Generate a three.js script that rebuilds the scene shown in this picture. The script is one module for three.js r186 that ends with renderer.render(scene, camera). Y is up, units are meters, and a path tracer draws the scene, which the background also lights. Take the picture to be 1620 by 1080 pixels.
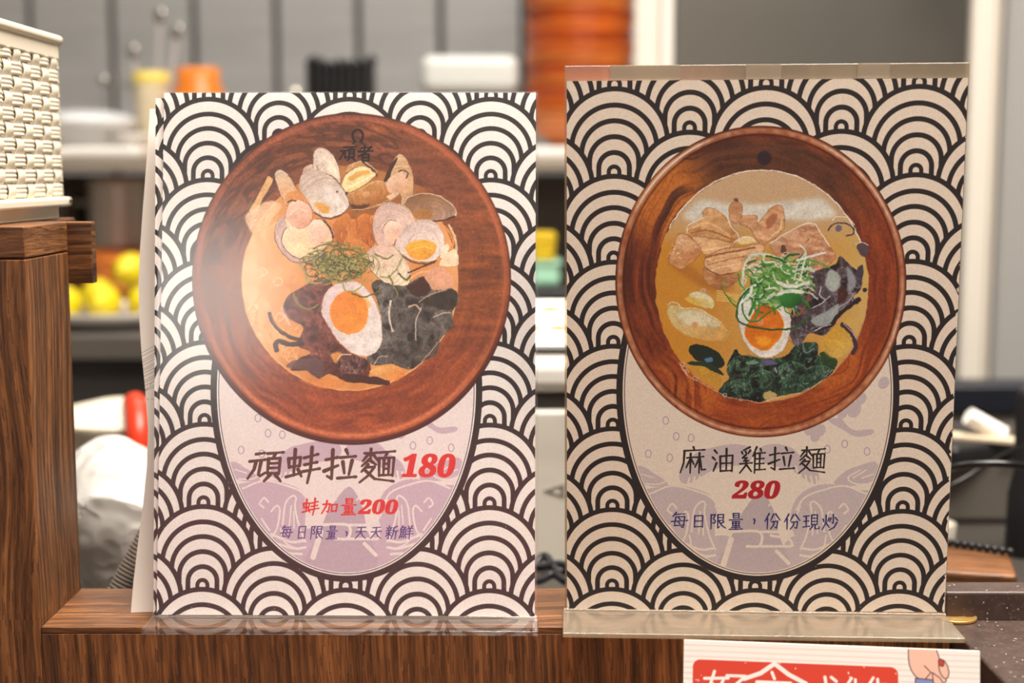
import * as THREE from 'three';
import { RoundedBoxGeometry } from 'three/addons/geometries/RoundedBoxGeometry.js';
import { mergeGeometries } from 'three/addons/utils/BufferGeometryUtils.js';
import { RectAreaLightUniformsLib } from 'three/addons/lights/RectAreaLightUniformsLib.js';

// ---------------------------------------------------------------- camera, lights, exposure
RectAreaLightUniformsLib.init();
const scene = new THREE.Scene();
scene.background = new THREE.Color(0x000000);
const renderer = new THREE.WebGLRenderer();
renderer.toneMapping = THREE.LinearToneMapping;
renderer.toneMappingExposure = 1.0;
renderer.shadowMap.enabled = true;

const L = 1.10;                       // top of the wooden ledge above the floor
const EYE = L + 0.2475, PITCH = THREE.MathUtils.degToRad(6.9), F = 2200;   // focal length in pixels of the 1620 x 1080 frame
const camera = new THREE.PerspectiveCamera(2 * Math.atan(540 / F) * 180 / Math.PI, 1.5, 0.02, 30);
camera.position.set(0, EYE, 0);
camera.rotation.set(-PITCH, 0, 0);
camera.focus = 0.765;
camera.userData.fStop = 4.2;
scene.add(camera);

const WARM = new THREE.Color(1.0, 0.9, 0.79), NEUTRAL = new THREE.Color(1.0, 0.95, 0.88);
// unseen ceiling panels placed to light the scene: position, size (x, z), radiance, colour, label
const PANELS = [
  [[0.45, 2.76, -0.42], [1.1, 0.5], 33, WARM, 'unseen ceiling light panel placed to light the counter and its menu cards'],
  [[-0.75, 2.76, 1.2], [1.2, 0.6], 2.5, WARM, 'unseen ceiling light panel giving weak front fill from over the customers'],
  [[0.25, 2.76, -1.0], [1.3, 0.5], 14, NEUTRAL, 'unseen ceiling light panel placed to light the ledge and the inner counter'],
  [[-0.5, 2.76, -2.35], [1.4, 0.5], 5.5, NEUTRAL, 'unseen ceiling light panel placed to light the steel kitchen shelf'],
];

// ---------------------------------------------------------------- helpers
function ray(px, py) {                // direction of a photo pixel
  const x = (px - 810) / F, y = (540 - py) / F, c = Math.cos(PITCH), s = Math.sin(PITCH);
  return new THREE.Vector3(x, y * c - s, -y * s - c);
}
const atZ = (px, py, dist) => { const d = ray(px, py); return d.multiplyScalar(dist / -d.z).add(camera.position); };
const atY = (px, py, y) => { const d = ray(px, py); return d.multiplyScalar((y - EYE) / d.y).add(camera.position); };
const V = (x, y, z) => new THREE.Vector3(x, y, z);
let SEED = 7;
const rnd = () => { SEED = (SEED * 1664525 + 1013904223) >>> 0; return SEED / 4294967296; };
const rr = (a, b) => a + (b - a) * rnd();
const hash = (x, y) => { let h = Math.imul(x | 0, 374761393) ^ Math.imul(y | 0, 668265263); h = Math.imul(h ^ (h >>> 13), 1274126177); return ((h ^ (h >>> 16)) >>> 0) / 4294967296; };
function vn(x, y) {
  const ix = Math.floor(x), iy = Math.floor(y), fx = x - ix, fy = y - iy, u = fx * fx * (3 - 2 * fx), v = fy * fy * (3 - 2 * fy);
  const a = hash(ix, iy), b = hash(ix + 1, iy), c = hash(ix, iy + 1), d = hash(ix + 1, iy + 1);
  return a + (b - a) * u + (c - a) * v + (a - b - c + d) * u * v;
}
const fbm = (x, y, n = 4) => { let s = 0, a = 0.5, t = 0; for (let i = 0; i < n; i++) { s += a * vn(x, y); t += a; a *= 0.5; x = x * 2.03 + 17.1; y = y * 2.03 + 5.7; } return s / t; };
const mixc = (a, b, t) => a.map((v, i) => v + (b[i] - v) * t);
const clamp01 = (t) => Math.min(1, Math.max(0, t));
const sm = (a, b, x) => { const t = clamp01((x - a) / (b - a)); return t * t * (3 - 2 * t); };

const NAMES = {};
function numbered(n) { const k = NAMES[n] = (NAMES[n] ?? -1) + 1; return k ? n + '_' + String(k).padStart(3, '0') : n; }
function tag(o, label, category, group, kind) {
  if (label) o.userData.label = label;
  if (category) o.userData.category = category;
  if (group) o.userData.group = group;
  if (kind) o.userData.kind = kind;
  return o;
}
function shade(o) { o.castShadow = true; o.receiveShadow = true; return o; }
function part(name, geo, m, parent, pos, rot) {
  const o = shade(new THREE.Mesh(geo, m)); o.name = name;
  if (pos) o.position.set(...(pos.toArray ? pos.toArray() : pos));
  if (rot) o.rotation.set(...rot);
  parent.add(o); return o;
}
function thing(name, label, category, pos, group) {
  const o = new THREE.Group(); o.name = numbered(name); if (pos) o.position.copy(pos.isVector3 ? pos : V(...pos)); scene.add(o);
  return tag(o, label, category, group);
}
function solo(name, geo, m, label, category, pos, group) {
  const o = part(numbered(name), geo, m, scene, pos); return tag(o, label, category, group);
}
function structure(name, geo, m, pos, label, category) {
  const o = part(name, geo, m, scene, pos); return tag(o, label, category, null, 'structure');
}
// uv in metres from position and face direction; v runs along the grain axis
function grainUV(g, axis = 'y', off = 0) {
  if (g.index) g = g.toNonIndexed();
  const p = g.attributes.position, uv = new Float32Array(p.count * 2), a = V(), b = V(), c = V(), n = V();
  for (let i = 0; i < p.count; i += 3) {
    a.fromBufferAttribute(p, i); b.fromBufferAttribute(p, i + 1); c.fromBufferAttribute(p, i + 2);
    n.copy(b).sub(a).cross(c.clone().sub(a));
    const ax = Math.abs(n.x), ay = Math.abs(n.y), az = Math.abs(n.z), d = ax > ay && ax > az ? 'x' : ay > az ? 'y' : 'z';
    const rest = ['x', 'y', 'z'].filter((k) => k !== d), along = rest.includes(axis) ? axis : rest[1], across = rest.find((k) => k !== along);
    [a, b, c].forEach((q, j) => { uv[(i + j) * 2] = q[across] + off; uv[(i + j) * 2 + 1] = q[along] + off * 0.7; });
  }
  g.setAttribute('uv', new THREE.BufferAttribute(uv, 2));
  return g;
}
const rbox = (w, h, d, r = 0.0015, axis = 'y', off = 0) => grainUV(new RoundedBoxGeometry(w, h, d, 2, Math.min(r, w / 2.1, h / 2.1, d / 2.1)), axis, off);
const lathe = (pts, seg = 40) => new THREE.LatheGeometry(pts.map((p) => new THREE.Vector2(p[0], p[1])), seg);
const tube = (pts, r, seg = 40, rs = 10) => new THREE.TubeGeometry(new THREE.CatmullRomCurve3(pts), seg, r, rs, false);
const std = (color, roughness = 0.6, o = {}) => new THREE.MeshStandardMaterial({ color, roughness, ...o });
const phys = (o) => new THREE.MeshPhysicalMaterial(o);
function canvasOf(w, h) { const c = document.createElement('canvas'); c.width = w; c.height = h; return c; }
function texture(c, repeat) {
  const t = new THREE.CanvasTexture(c); t.colorSpace = THREE.SRGBColorSpace; t.magFilter = THREE.LinearFilter;
  if (repeat) { t.wrapS = t.wrapT = THREE.RepeatWrapping; t.repeat.set(...repeat); }
  return t;
}
// a texture computed pixel by pixel: f(u, v) gives [r, g, b] in sRGB 0..255
function field(w, h, f, repeat) {
  const c = canvasOf(w, h), x = c.getContext('2d'), im = x.createImageData(w, h);
  for (let j = 0; j < h; j++) for (let i = 0; i < w; i++) { const q = f(i / w, j / h), o = (j * w + i) * 4; im.data[o] = q[0]; im.data[o + 1] = q[1]; im.data[o + 2] = q[2]; im.data[o + 3] = 255; }
  x.putImageData(im, 0, 0);
  return texture(c, repeat);
}
// grey height map for bump
const bumpField = (w, h, f, repeat) => { const t = field(w, h, (u, v) => { const q = 255 * clamp01(f(u, v)); return [q, q, q]; }, repeat); t.colorSpace = THREE.NoColorSpace; return t; };

// ---------------------------------------------------------------- materials
// walnut laminate: straight grain along v, tile 0.32 m
function walnut(dark, mid, light, sx) {
  return field(768, 768, (u, v) => {
    const per = 150, wob = 0.006 * Math.sin(v * 6.283) + 0.006 * Math.sin(v * 12.57 + 2);
    const x = ((u + wob) % 1 + 1) % 1;
    const broad = vn(x * 22, 3.3 + Math.sin(v * 6.283) * 0.4) , line = vn(x * per, 7 + Math.cos(v * 6.283) * 0.8), fine = vn(x * per * 3.7, 11 + v * 24);
    const pore = hash(Math.floor(x * 768), Math.floor(v * 40 + 9 * hash(Math.floor(x * 768), 5)));
    let t = 0.5 + 0.75 * (0.2 * broad + 0.46 * line + 0.34 * fine - 0.5) * 1.7;
    let c = t < 0.5 ? mixc(dark, mid, t * 2) : mixc(mid, light, (t - 0.5) * 2);
    if (pore > 0.9) c = mixc(c, dark, 0.6);
    return c;
  }, sx);
}
const tWalnut = walnut([46, 27, 13], [110, 69, 37], [170, 115, 67], [1 / 0.3, 1 / 0.3]);
const bWalnut = bumpField(512, 512, (u, v) => vn(u * 90, 3 + Math.sin(v * 6.283)) * 0.6 + 0.4 * hash(Math.floor(u * 512), Math.floor(v * 36)), [1 / 0.3, 1 / 0.3]);
const mWalnut = std(0xffffff, 0.5, { map: tWalnut, bumpMap: bWalnut, bumpScale: 0.0002 });
const mAcrylic = phys({ color: 0xffffff, roughness: 0.03, transmission: 1, thickness: 0, ior: 1.49 });
const tScratch = field(512, 512, (u, v) => { const q = 224 + 30 * vn(u * 60, v * 14) * vn(u * 9, v * 7); return [q, q * 0.95, q * 0.87]; });
const mAcrylicWorn = phys({ color: 0xffffff, map: tScratch, roughness: 0.14, transmission: 0.82, thickness: 0, ior: 1.49, bumpMap: bumpField(512, 512, (u, v) => hash(u * 512, v * 512) * 0.5 + vn(u * 120, v * 40) * 0.5), bumpScale: 0.00004 });
const mPane = phys({ color: 0xffffff, roughness: 0.14, transmission: 1, thickness: 0, ior: 1.28 });
const mWhitePlastic = phys({ color: 0xe4dac6, roughness: 0.42, transmission: 0.06, thickness: 0 });
const mPaper = std(0xf3efe8, 0.8);
const mSteel = std(0x9a9892, 0.32, { metalness: 0.9 });
const mPot = std(0xc4bfb5, 0.36, { metalness: 0.45 });
const mBlack = std(0x17161a, 0.45);
const mDark = std(0x2b2826, 0.5);

// ---------------------------------------------------------------- room shell
const mPlaster = std(0xb9b3a8, 0.9, { bumpMap: bumpField(256, 256, (u, v) => fbm(u * 40, v * 40, 3), [2, 2]), bumpScale: 0.0008 });
const mFloor = std(0x6d655c, 0.55, { map: field(512, 512, (u, v) => { const q = 0.85 + 0.3 * fbm(u * 24, v * 24, 4); return [168 * q, 158 * q, 146 * q]; }, [1, 1]) });
structure('floor', rbox(5.4, 0.1, 7.4, 0.002), mFloor, [0, -0.05, 0.1], 'grey stone floor of the food stall', 'floor');
structure('ceiling', rbox(5.4, 0.1, 7.4, 0.002), mPlaster, [0, 2.85, 0.1], 'pale plaster ceiling above the stall', 'ceiling');
structure('wall_left', rbox(0.1, 2.8, 7.2, 0.002), mPlaster, [-2.55, 1.4, 0.1], 'plain plaster wall beside the stall', 'wall');
structure('wall_right', rbox(0.1, 2.8, 7.2, 0.002), mPlaster, [2.55, 1.4, 0.1], 'plain plaster wall on the refrigerator side', 'wall');
structure('wall_front', rbox(5.2, 2.8, 0.1, 0.002), mPlaster, [0, 1.4, 3.75], 'plain plaster wall across the aisle from the counter', 'wall');
const backWall = new THREE.Group(); backWall.name = 'wall_back'; scene.add(backWall);
tag(backWall, 'grey metal panelled wall behind the kitchen shelf', 'wall', null, 'structure');
{
  const mJoint = std(0x2c2c2c, 0.6), mPanel = std(0xbdbdbb, 0.5, { metalness: 0.1, map: field(256, 256, (u, v) => { const q = 205 + 50 * fbm(u * 6, v * 30, 3); return [q, q, q]; }) });
  part('backing', rbox(5.2, 2.8, 0.08, 0.002), mJoint, backWall, [0, 1.4, -3.3]);
  const w = 0.188, x0 = atZ(697, 60, 3.24).x;
  for (let k = -13; k < 14; k++) part('panel', rbox(w - 0.014, 2.78, 0.02, 0.004), mPanel, backWall, [x0 + (k + 0.5) * w, 1.4, -3.25]);
}
const mLampFrame = std(0xd9d7d2, 0.5);
for (const [p, [w, d], power, col, label] of PANELS) {
  const t = thing('unseen_ceiling_light', label, 'light', p);
  part('frame', rbox(w + 0.06, 0.03, d + 0.06, 0.004), mLampFrame, t, [0, 0.025, 0]);
  part('diffuser', rbox(w, 0.012, d, 0.004), std(0xffffff, 0.6, { emissive: col, emissiveIntensity: power * 0.25 }), t, [0, 0.006, 0]);
  const l = new THREE.RectAreaLight(col, power, w, d); l.name = 'unseen_panel_light'; l.position.set(0, -0.004, 0); l.rotation.x = -Math.PI / 2; t.add(l);
}

// ---------------------------------------------------------------- wooden counter partition with its ledge, post and cap
const ZF = -0.74, ZB = -0.812, XP = -0.259;
{
  const t = thing('counter_partition', 'walnut wood counter partition with a low ledge and a raised post', 'counter', [0, 0, 0]);
  part('front_panel', rbox(0.5, L - 0.004, 0.018, 0.0004, 'y', 0.05), mWalnut, t, [XP + 0.25, (L - 0.004) / 2, ZF - 0.009]);
  part('back_panel', rbox(0.5, L - 0.004, 0.018, 0.0004, 'y', 0.4), mWalnut, t, [XP + 0.25, (L - 0.004) / 2, ZB + 0.009]);
  part('ledge', grainUV(new RoundedBoxGeometry(0.5, 0.004, ZF - ZB, 2, 0.0008), 'x', 0.13), mWalnut, t, [XP + 0.25, L - 0.002, (ZF + ZB) / 2]);
  const PT = L + 0.2194;
  part('post', rbox(0.30, PT - 0.0175, ZF - ZB, 0.001, 'y', 0.21), mWalnut, t, [XP - 0.15, (PT - 0.0175) / 2, (ZF + ZB) / 2]);
  part('cap', rbox(0.3, 0.017, ZF - ZB, 0.001, 'x', 0.3), mWalnut, t, [XP - 0.15, PT - 0.0085, (ZF + ZB) / 2]);
  part('counter_edge', rbox(0.316, 0.036, 0.008, 0.001, 'x', 0.52), mWalnut, t, [XP - 0.144, PT - 0.018, ZB - 0.0045]);
  part('counter_top', rbox(0.27, 0.03, 0.08, 0.001, 'x', 0.6), mWalnut, t, [XP - 0.158, PT - 0.0155, ZB - 0.049]);
  part('shelf_board', rbox(0.49, 0.02, 0.2, 0.001, 'x', 0.7), mWalnut, t, [-0.006, L - 0.105, ZF + 0.1005]);
}
// dark stone counter to the right, with a low upstand
{
  const t = thing('stone_counter', 'dark speckled stone counter with a low upstand beside the wooden ledge', 'counter', [0, 0, 0]);
  const mStone = std(0xffffff, 0.38, { map: field(768, 768, (u, v) => {
    const i = Math.floor(u * 768), j = Math.floor(v * 768), n = fbm(u * 60, v * 60, 3), s = hash(i >> 1, j >> 1);
    let c = mixc([58, 46, 42], [84, 68, 61], n); if (s > 0.9965) c = [205, 195, 180]; else if (s > 0.97) c = [104, 88, 76]; return c; }, [1 / 0.3, 1 / 0.3]) });
  part('countertop', rbox(0.76, 0.03, 0.357, 0.002), mStone, t, [0.243 + 0.38, L - 0.0165, -0.5785]);
  part('upstand', rbox(0.76, 0.046, 0.02, 0.002), mStone, t, [0.243 + 0.38, L - 0.0085, -0.7675]);
  part('cabinet', rbox(0.74, L - 0.033, 0.3, 0.002), mDark, t, [0.243 + 0.385, (L - 0.033) / 2, -0.61]);
}
// inner counter behind the ledge
solo('inner_counter', rbox(1.9, 0.03, 0.8, 0.003), std(0x3a3632, 0.45), 'dark inner counter surface behind the wooden ledge', 'counter', [0.35, L - 0.075, -1.215]);
solo('inner_cabinet', rbox(1.86, L - 0.091, 0.76, 0.003), std(0x2d2a28, 0.6), 'dark cabinet carrying the inner counter behind the ledge', 'cabinet', [0.35, (L - 0.091) / 2, -1.215]);

// ---------------------------------------------------------------- white woven plastic basket on the post
{
  const PT = L + 0.2194, x1 = -0.281, x0 = -0.47, z0 = -0.877, z1 = -0.70, H = 0.1126;
  const cx = (x0 + x1) / 2, cz = (z0 + z1) / 2, W = x1 - x0, D = z1 - z0;
  const t = thing('plastic_basket', 'white woven plastic basket standing on the wooden post', 'basket', [cx, PT, cz]);
  // a strip with ridges, swept along a path of points with side and out vectors
  function strip(n, at, halfWidth, ridges, th) {
    const m = ridges * 4, pos = [], idx = [], ring = [];
    for (let j = 0; j <= m; j++) { const v = j / m; ring.push([(v * 2 - 1) * halfWidth, th * (0.45 + 0.55 * Math.abs(Math.sin(v * Math.PI * ridges)))]); }
    for (let j = m; j >= 0; j--) ring.push([ring[j][0], -th * 0.3]);
    const R = ring.length;
    for (let i = 0; i <= n; i++) { const { p, side, out } = at(i / n); for (const [a, b] of ring) { pos.push(p.x + side.x * a + out.x * b, p.y + side.y * a + out.y * b, p.z + side.z * a + out.z * b); } }
    for (let i = 0; i < n; i++) for (let j = 0; j < R; j++) { const a = i * R + j, b = i * R + (j + 1) % R, c = a + R, d = b + R; idx.push(a, c, b, b, c, d); }
    const g = new THREE.BufferGeometry(); g.setAttribute('position', new THREE.Float32BufferAttribute(pos, 3)); g.setIndex(idx); g.computeVertexNormals(); return g;
  }
  const rows = 10, pitch = (H - 0.026) / rows, UP = V(0, 1, 0);
  const sides = [[V(W / 2, 0, 0), V(0, 0, 1), V(1, 0, 0), D], [V(-W / 2, 0, 0), V(0, 0, 1), V(-1, 0, 0), D], [V(0, 0, D / 2), V(1, 0, 0), V(0, 0, 1), W], [V(0, 0, -D / 2), V(1, 0, 0), V(0, 0, -1), W]];
  for (const [c, dir, out, len] of sides) {
    const cols = Math.round(len / 0.0165), cp = len / cols, amp = 0.0015;
    for (let r = 0; r < rows; r++) {
      const y = 0.0135 + (r + 0.5) * pitch, ph = r % 2 ? Math.PI : 0;
      part('weave_band', strip(cols * 6, (u) => { const s = (u - 0.5) * len; return { p: c.clone().addScaledVector(dir, s).addScaledVector(UP, y).addScaledVector(out, amp * Math.cos((s / cp + cols / 2 - 0.5) * Math.PI + ph) - 0.002), side: UP, out }; }, pitch * 0.42, 3, 0.0012), mWhitePlastic, t);
    }
    for (let k = 0; k < cols; k++) {
      const s = (k + 0.5 - cols / 2) * cp;
      part('stave', strip(rows * 6, (u) => { const y = 0.012 + u * (H - 0.024), q = (y - 0.0135) / pitch - 0.5; return { p: c.clone().addScaledVector(dir, s).addScaledVector(UP, y).addScaledVector(out, -amp * Math.cos(q * Math.PI + k * Math.PI) - 0.002), side: dir, out }; }, cp * 0.33, 1, 0.0012), mWhitePlastic, t);
    }
  }
  const frame = (w, d, y, h, th, r) => { const g = []; for (const s of [-1, 1]) { g.push(new RoundedBoxGeometry(th, h, d, 3, r).translate(s * (w / 2 - th / 2), y, 0)); g.push(new RoundedBoxGeometry(w, h, th, 3, r).translate(0, y, s * (d / 2 - th / 2))); } return mergeGeometries(g); };
  part('rim', frame(W + 0.006, D + 0.006, H - 0.003, 0.0055, 0.008, 0.0025), mWhitePlastic, t);
  part('rim_band', frame(W + 0.001, D + 0.001, H - 0.010, 0.010, 0.003, 0.001), mWhitePlastic, t);
  part('base_flange', frame(W + 0.008, D + 0.008, 0.0105, 0.006, 0.009, 0.002), mWhitePlastic, t);
  part('base', frame(W - 0.004, D - 0.004, 0.004, 0.008, 0.004, 0.001), mWhitePlastic, t);
  part('bottom', new RoundedBoxGeometry(W - 0.008, 0.003, D - 0.008, 2, 0.001), mWhitePlastic, t, [0, 0.006, 0]);
}

// ---------------------------------------------------------------- menu cards: where they stand
const CW_M = 0.21, CH_M = 0.2923;
function cardFrame(o, ex, ey) { ex.normalize(); ey.addScaledVector(ex, -ex.dot(ey)).normalize(); return { o: o.add(camera.position), ex, ey, n: ex.clone().cross(ey) }; }
const CL = cardFrame(V(-0.19738, -0.2433, -0.74872), V(0.99991, -0.00074, 0.01352), V(0.00552, 0.97101, -0.16214));
const CR = cardFrame(V(0.03098, -0.2437, -0.75963), V(0.99908, 0.00508, 0.04265), V(-0.00843, 0.98162, 0.03849));
const KX = 1456, KY = Math.round(KX * CH_M / CW_M), MM = KX / (CW_M * 1000);     // print resolution
// photo pixel -> point of the print (canvas pixels), and back
function printMap(C) {
  const to = ([px, py]) => { const d = ray(px, py), t = C.o.clone().sub(camera.position).dot(C.n) / d.dot(C.n), p = d.multiplyScalar(t).add(camera.position).sub(C.o); return [p.dot(C.ex) / CW_M * KX, (1 - p.dot(C.ey) / CH_M) * KY]; };
  // projective inverse for whole-image loops
  const c = Math.cos(PITCH), s = Math.sin(PITCH), cam = (v) => [v.x, v.y * c - v.z * s, -(v.y * s + v.z * c)];   // right, up, depth
  const O = cam(C.o.clone().sub(camera.position)), X = cam(C.ex).map((q) => q * CW_M / KX), Y = cam(C.ey).map((q) => q * CH_M / KY);
  const back = (u, v) => { const w = KY - v, d = O[2] + X[2] * u + Y[2] * w; return [810 + F * (O[0] + X[0] * u + Y[0] * w) / d, 540 - F * (O[1] + X[1] * u + Y[1] * w) / d]; };
  return { to, back };
}
// a separate drawing of the food, set into the card with uneven edges and mottling like a photograph
function layer(ctx, draw) {
  const c = canvasOf(KX, KY), x = c.getContext('2d'); draw(x);
  const a = x.getImageData(0, 0, KX, KY), s = a.data, o = x.createImageData(KX, KY), d = o.data;
  let y0 = KY, y1 = 0; for (let j = 0; j < KY; j += 4) for (let i = 0; i < KX; i += 4) if (s[(j * KX + i) * 4 + 3]) { y0 = Math.min(y0, j); y1 = Math.max(y1, j); }
  for (let j = Math.max(0, y0 - 9); j < Math.min(KY, y1 + 9); j++) for (let i = 0; i < KX; i++) {
    const wx = i + 6 * (fbm(i * 0.07, j * 0.07, 3) - 0.5) + 3 * (hash(i, j) - 0.5), wy = j + 6 * (fbm(i * 0.07 + 90, j * 0.055 + 40, 3) - 0.5) + 3 * (hash(i + 7, j + 3) - 0.5);
    const k = (Math.min(KY - 1, Math.max(0, Math.round(wy))) * KX + Math.min(KX - 1, Math.max(0, Math.round(wx)))) * 4, q = (j * KX + i) * 4; if (!s[k + 3]) continue;
    const m = (0.82 + 0.2 * fbm(i * 0.035 + 3, j * 0.035, 4) + 0.16 * fbm(i * 0.16, j * 0.16 + 50, 3)) * (0.96 + 0.08 * hash(i >> 1, j >> 1));
    d[q] = s[k] * m; d[q + 1] = s[k + 1] * m; d[q + 2] = s[k + 2] * m; d[q + 3] = s[k + 3];
  }
  x.putImageData(o, 0, 0); ctx.drawImage(c, 0, 0);
}
const ridge = (x, y, n = 4) => 1 - Math.abs(2 * fbm(x, y, n) - 1);
// wet folded leaves: dark folds, paler ridges, a few bright glints
const leafy = (dark, light, glint, k, amt = 0.1) => (x, y) => { const wx = x + 9 * fbm(x * 0.05, y * 0.05 + 9, 2), n = ridge(wx * k, y * k, 4), m = fbm(x * k * 0.6 + 31, y * k * 0.6, 3); let c = mixc(dark, light, clamp01((n - 0.45) * 1.9) * (0.35 + m)); const g = ridge(wx * k * 2.1 + 50, y * k * 1.3 + 20, 3); if (g > 0.9) c = mixc(c, glint, clamp01((g - 0.9) * 10) * amt * 6 * m); return c; };
const rgb = (c, a = 1) => `rgba(${c[0] | 0},${c[1] | 0},${c[2] | 0},${a})`;
// drawing tools that take photo pixels (or the pixels of a zoomed crop, through q)
function Pen(ctx, M) {
  const S = MM * 210 / 600;                     // print pixels per photo pixel, about
  let q = (p) => p;
  const smooth = (pts, closed, n = 6) => {
    const c = new THREE.CatmullRomCurve3(pts.map(([x, y]) => V(x, y, 0)), closed, 'catmullrom', 0.5);
    return c.getPoints(pts.length * n).map((p) => [p.x, p.y]);
  };
  const path = (pts, closed) => { ctx.beginPath(); pts.forEach((p, i) => { const [x, y] = M.to(p); i ? ctx.lineTo(x, y) : ctx.moveTo(x, y); }); if (closed) ctx.closePath(); };
  const api = {
    S, ctx,
    crop(x0, y0, k) { q = ([x, y]) => [x0 + x / k, y0 + y / k]; api.k = k; return api; },
    k: 1, at: (p) => q(p),
    fill(pts, col, { hard, blur = 0, alpha = 1, edge, lw = 1 } = {}) {
      let P = pts.map(q); if (!hard) P = smooth(P, true); path(P, true);
      ctx.save(); ctx.globalAlpha = alpha; if (blur) ctx.filter = `blur(${blur * S}px)`;
      if (Array.isArray(col[0])) {               // [c0, c1, degrees]
        const a = (col[2] ?? 90) * Math.PI / 180, xs = P.map(M.to), cx = xs.reduce((s, p) => s + p[0], 0) / xs.length, cy = xs.reduce((s, p) => s + p[1], 0) / xs.length;
        const r = Math.max(...xs.map((p) => Math.abs((p[0] - cx) * Math.cos(a) + (p[1] - cy) * Math.sin(a))));
        const g = ctx.createLinearGradient(cx - r * Math.cos(a), cy - r * Math.sin(a), cx + r * Math.cos(a), cy + r * Math.sin(a));
        g.addColorStop(0, rgb(col[0])); g.addColorStop(1, rgb(col[1])); ctx.fillStyle = g;
      } else ctx.fillStyle = rgb(col);
      ctx.fill();
      if (edge) { ctx.strokeStyle = rgb(edge); ctx.lineWidth = lw * S; ctx.lineJoin = 'round'; ctx.stroke(); }
      ctx.restore(); return api;
    },
    line(pts, col, w, { hard, alpha = 1, blur = 0, closed = false } = {}) {
      let P = pts.map(q); if (!hard && P.length > 2) P = smooth(P, closed); path(P, closed);
      ctx.save(); ctx.globalAlpha = alpha; if (blur) ctx.filter = `blur(${blur * S}px)`; ctx.strokeStyle = rgb(col); ctx.lineWidth = w * S; ctx.lineCap = ctx.lineJoin = 'round'; ctx.stroke(); ctx.restore(); return api;
    },
    oval(cx, cy, rx, ry, rot = 0, n = 28) { const o = []; for (let i = 0; i < n; i++) { const a = i / n * 6.2832, x = rx * Math.cos(a), y = ry * Math.sin(a); o.push([cx + x * Math.cos(rot) - y * Math.sin(rot), cy + x * Math.sin(rot) + y * Math.cos(rot)]); } return o; },
    tex(pts, f, { hard } = {}) {                  // fill computed pixel by pixel: f(x, y) in photo pixels gives [r, g, b, a]
      let R = pts.map(q); if (!hard) R = smooth(R, true); const C = R.map(M.to), xs = C.map((p) => p[0]), ys = C.map((p) => p[1]);
      const x0 = Math.max(0, Math.floor(Math.min(...xs))), y0 = Math.max(0, Math.floor(Math.min(...ys))), w = Math.min(KX, Math.ceil(Math.max(...xs))) - x0 + 1, h = Math.min(KY, Math.ceil(Math.max(...ys))) - y0 + 1;
      const c = canvasOf(w, h), g = c.getContext('2d'), im = g.createImageData(w, h);
      for (let j = 0, o = 0; j < h; j++) for (let i = 0; i < w; i++, o += 4) { const [px, py] = M.back(x0 + i, y0 + j), v = f(px, py); im.data[o] = v[0]; im.data[o + 1] = v[1]; im.data[o + 2] = v[2]; im.data[o + 3] = 255 * (v[3] ?? 1); }
      g.putImageData(im, 0, 0); ctx.save(); path(R, true); ctx.clip(); ctx.drawImage(c, x0, y0); ctx.restore(); return api;
    },
    // specks inside a polygon given by its points
    specks(pts, n, cols, r0, r1) {
      const xs = pts.map((p) => p[0]), ys = pts.map((p) => p[1]), ax = Math.min(...xs), bx = Math.max(...xs), ay = Math.min(...ys), by = Math.max(...ys);
      const inside = (x, y) => { let k = false; for (let i = 0, j = pts.length - 1; i < pts.length; j = i++) { const [xi, yi] = pts[i], [xj, yj] = pts[j]; if ((yi > y) !== (yj > y) && x < (xj - xi) * (y - yi) / (yj - yi) + xi) k = !k; } return k; };
      for (let i = 0; i < n; i++) { const x = rr(ax, bx), y = rr(ay, by); if (!inside(x, y)) continue; const a = rnd() * 6.28, l = rr(r0, r1); api.line([[x, y], [x + l * Math.cos(a) * 0.6, y + l * 0.6 * Math.sin(a) + rr(-l, l) * 0.2], [x + l * Math.cos(a), y + l * Math.sin(a)]], cols[Math.floor(rnd() * cols.length)], rr(0.5, 1.7), { alpha: rr(0.35, 0.9) }); }
      return api;
    },
    glyph(name, [x, y, w, h], col, lw, skew = 0) {
      for (const s of GLYPHS[name]) {
        const P = s.map(([a, b]) => [x + w * a / 100 + skew * (50 - b) / 100 * h, y + h * b / 100]);
        let T = 0; const seg = []; for (let i = 1; i < P.length; i++) { const d = Math.hypot(P[i][0] - P[i - 1][0], P[i][1] - P[i - 1][1]); seg.push(d); T += d; }
        // brush: wider where the stroke starts and at turns, thinner towards the end of a sweeping stroke
        let run = 0;
        for (let i = 1; i < P.length; i++) { const n = Math.max(2, Math.ceil(seg[i - 1] / 1.2)); for (let k = 0; k < n; k++) {
          const t0 = k / n, t1 = (k + 1) / n, u = (run + seg[i - 1] * (t0 + t1) / 2) / T, horiz = Math.abs(P[i][1] - P[i - 1][1]) < 0.35 * Math.abs(P[i][0] - P[i - 1][0]);
          const wd = lw * (horiz ? 0.8 : 1.0) * (1.18 - 0.42 * u + (u > 0.9 && horiz ? 0.35 : 0));
          const f = (t) => [P[i - 1][0] + (P[i][0] - P[i - 1][0]) * t, P[i - 1][1] + (P[i][1] - P[i - 1][1]) * t];
          api.crop(0, 0, 1).line([f(t0), f(t1)], col, wd, { hard: true });
        } run += seg[i - 1]; }
      }
      return api;
    },
    digits(text, [x, y, w, h], col, skew) {      // heavy slanted numerals, fitted into a box of photo pixels
      const [x0, y0] = M.to([x, y + h]), [x1] = M.to([x + w, y + h]), [, y1] = M.to([x, y]);
      ctx.save(); ctx.font = 'bold 200px serif'; const m = ctx.measureText(text), asc = m.actualBoundingBoxAscent, wd = m.actualBoundingBoxLeft + m.actualBoundingBoxRight;
      const ky = (y0 - y1) / asc, kx = (x1 - x0 - skew * (y0 - y1) * 0.5) / wd;
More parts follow.
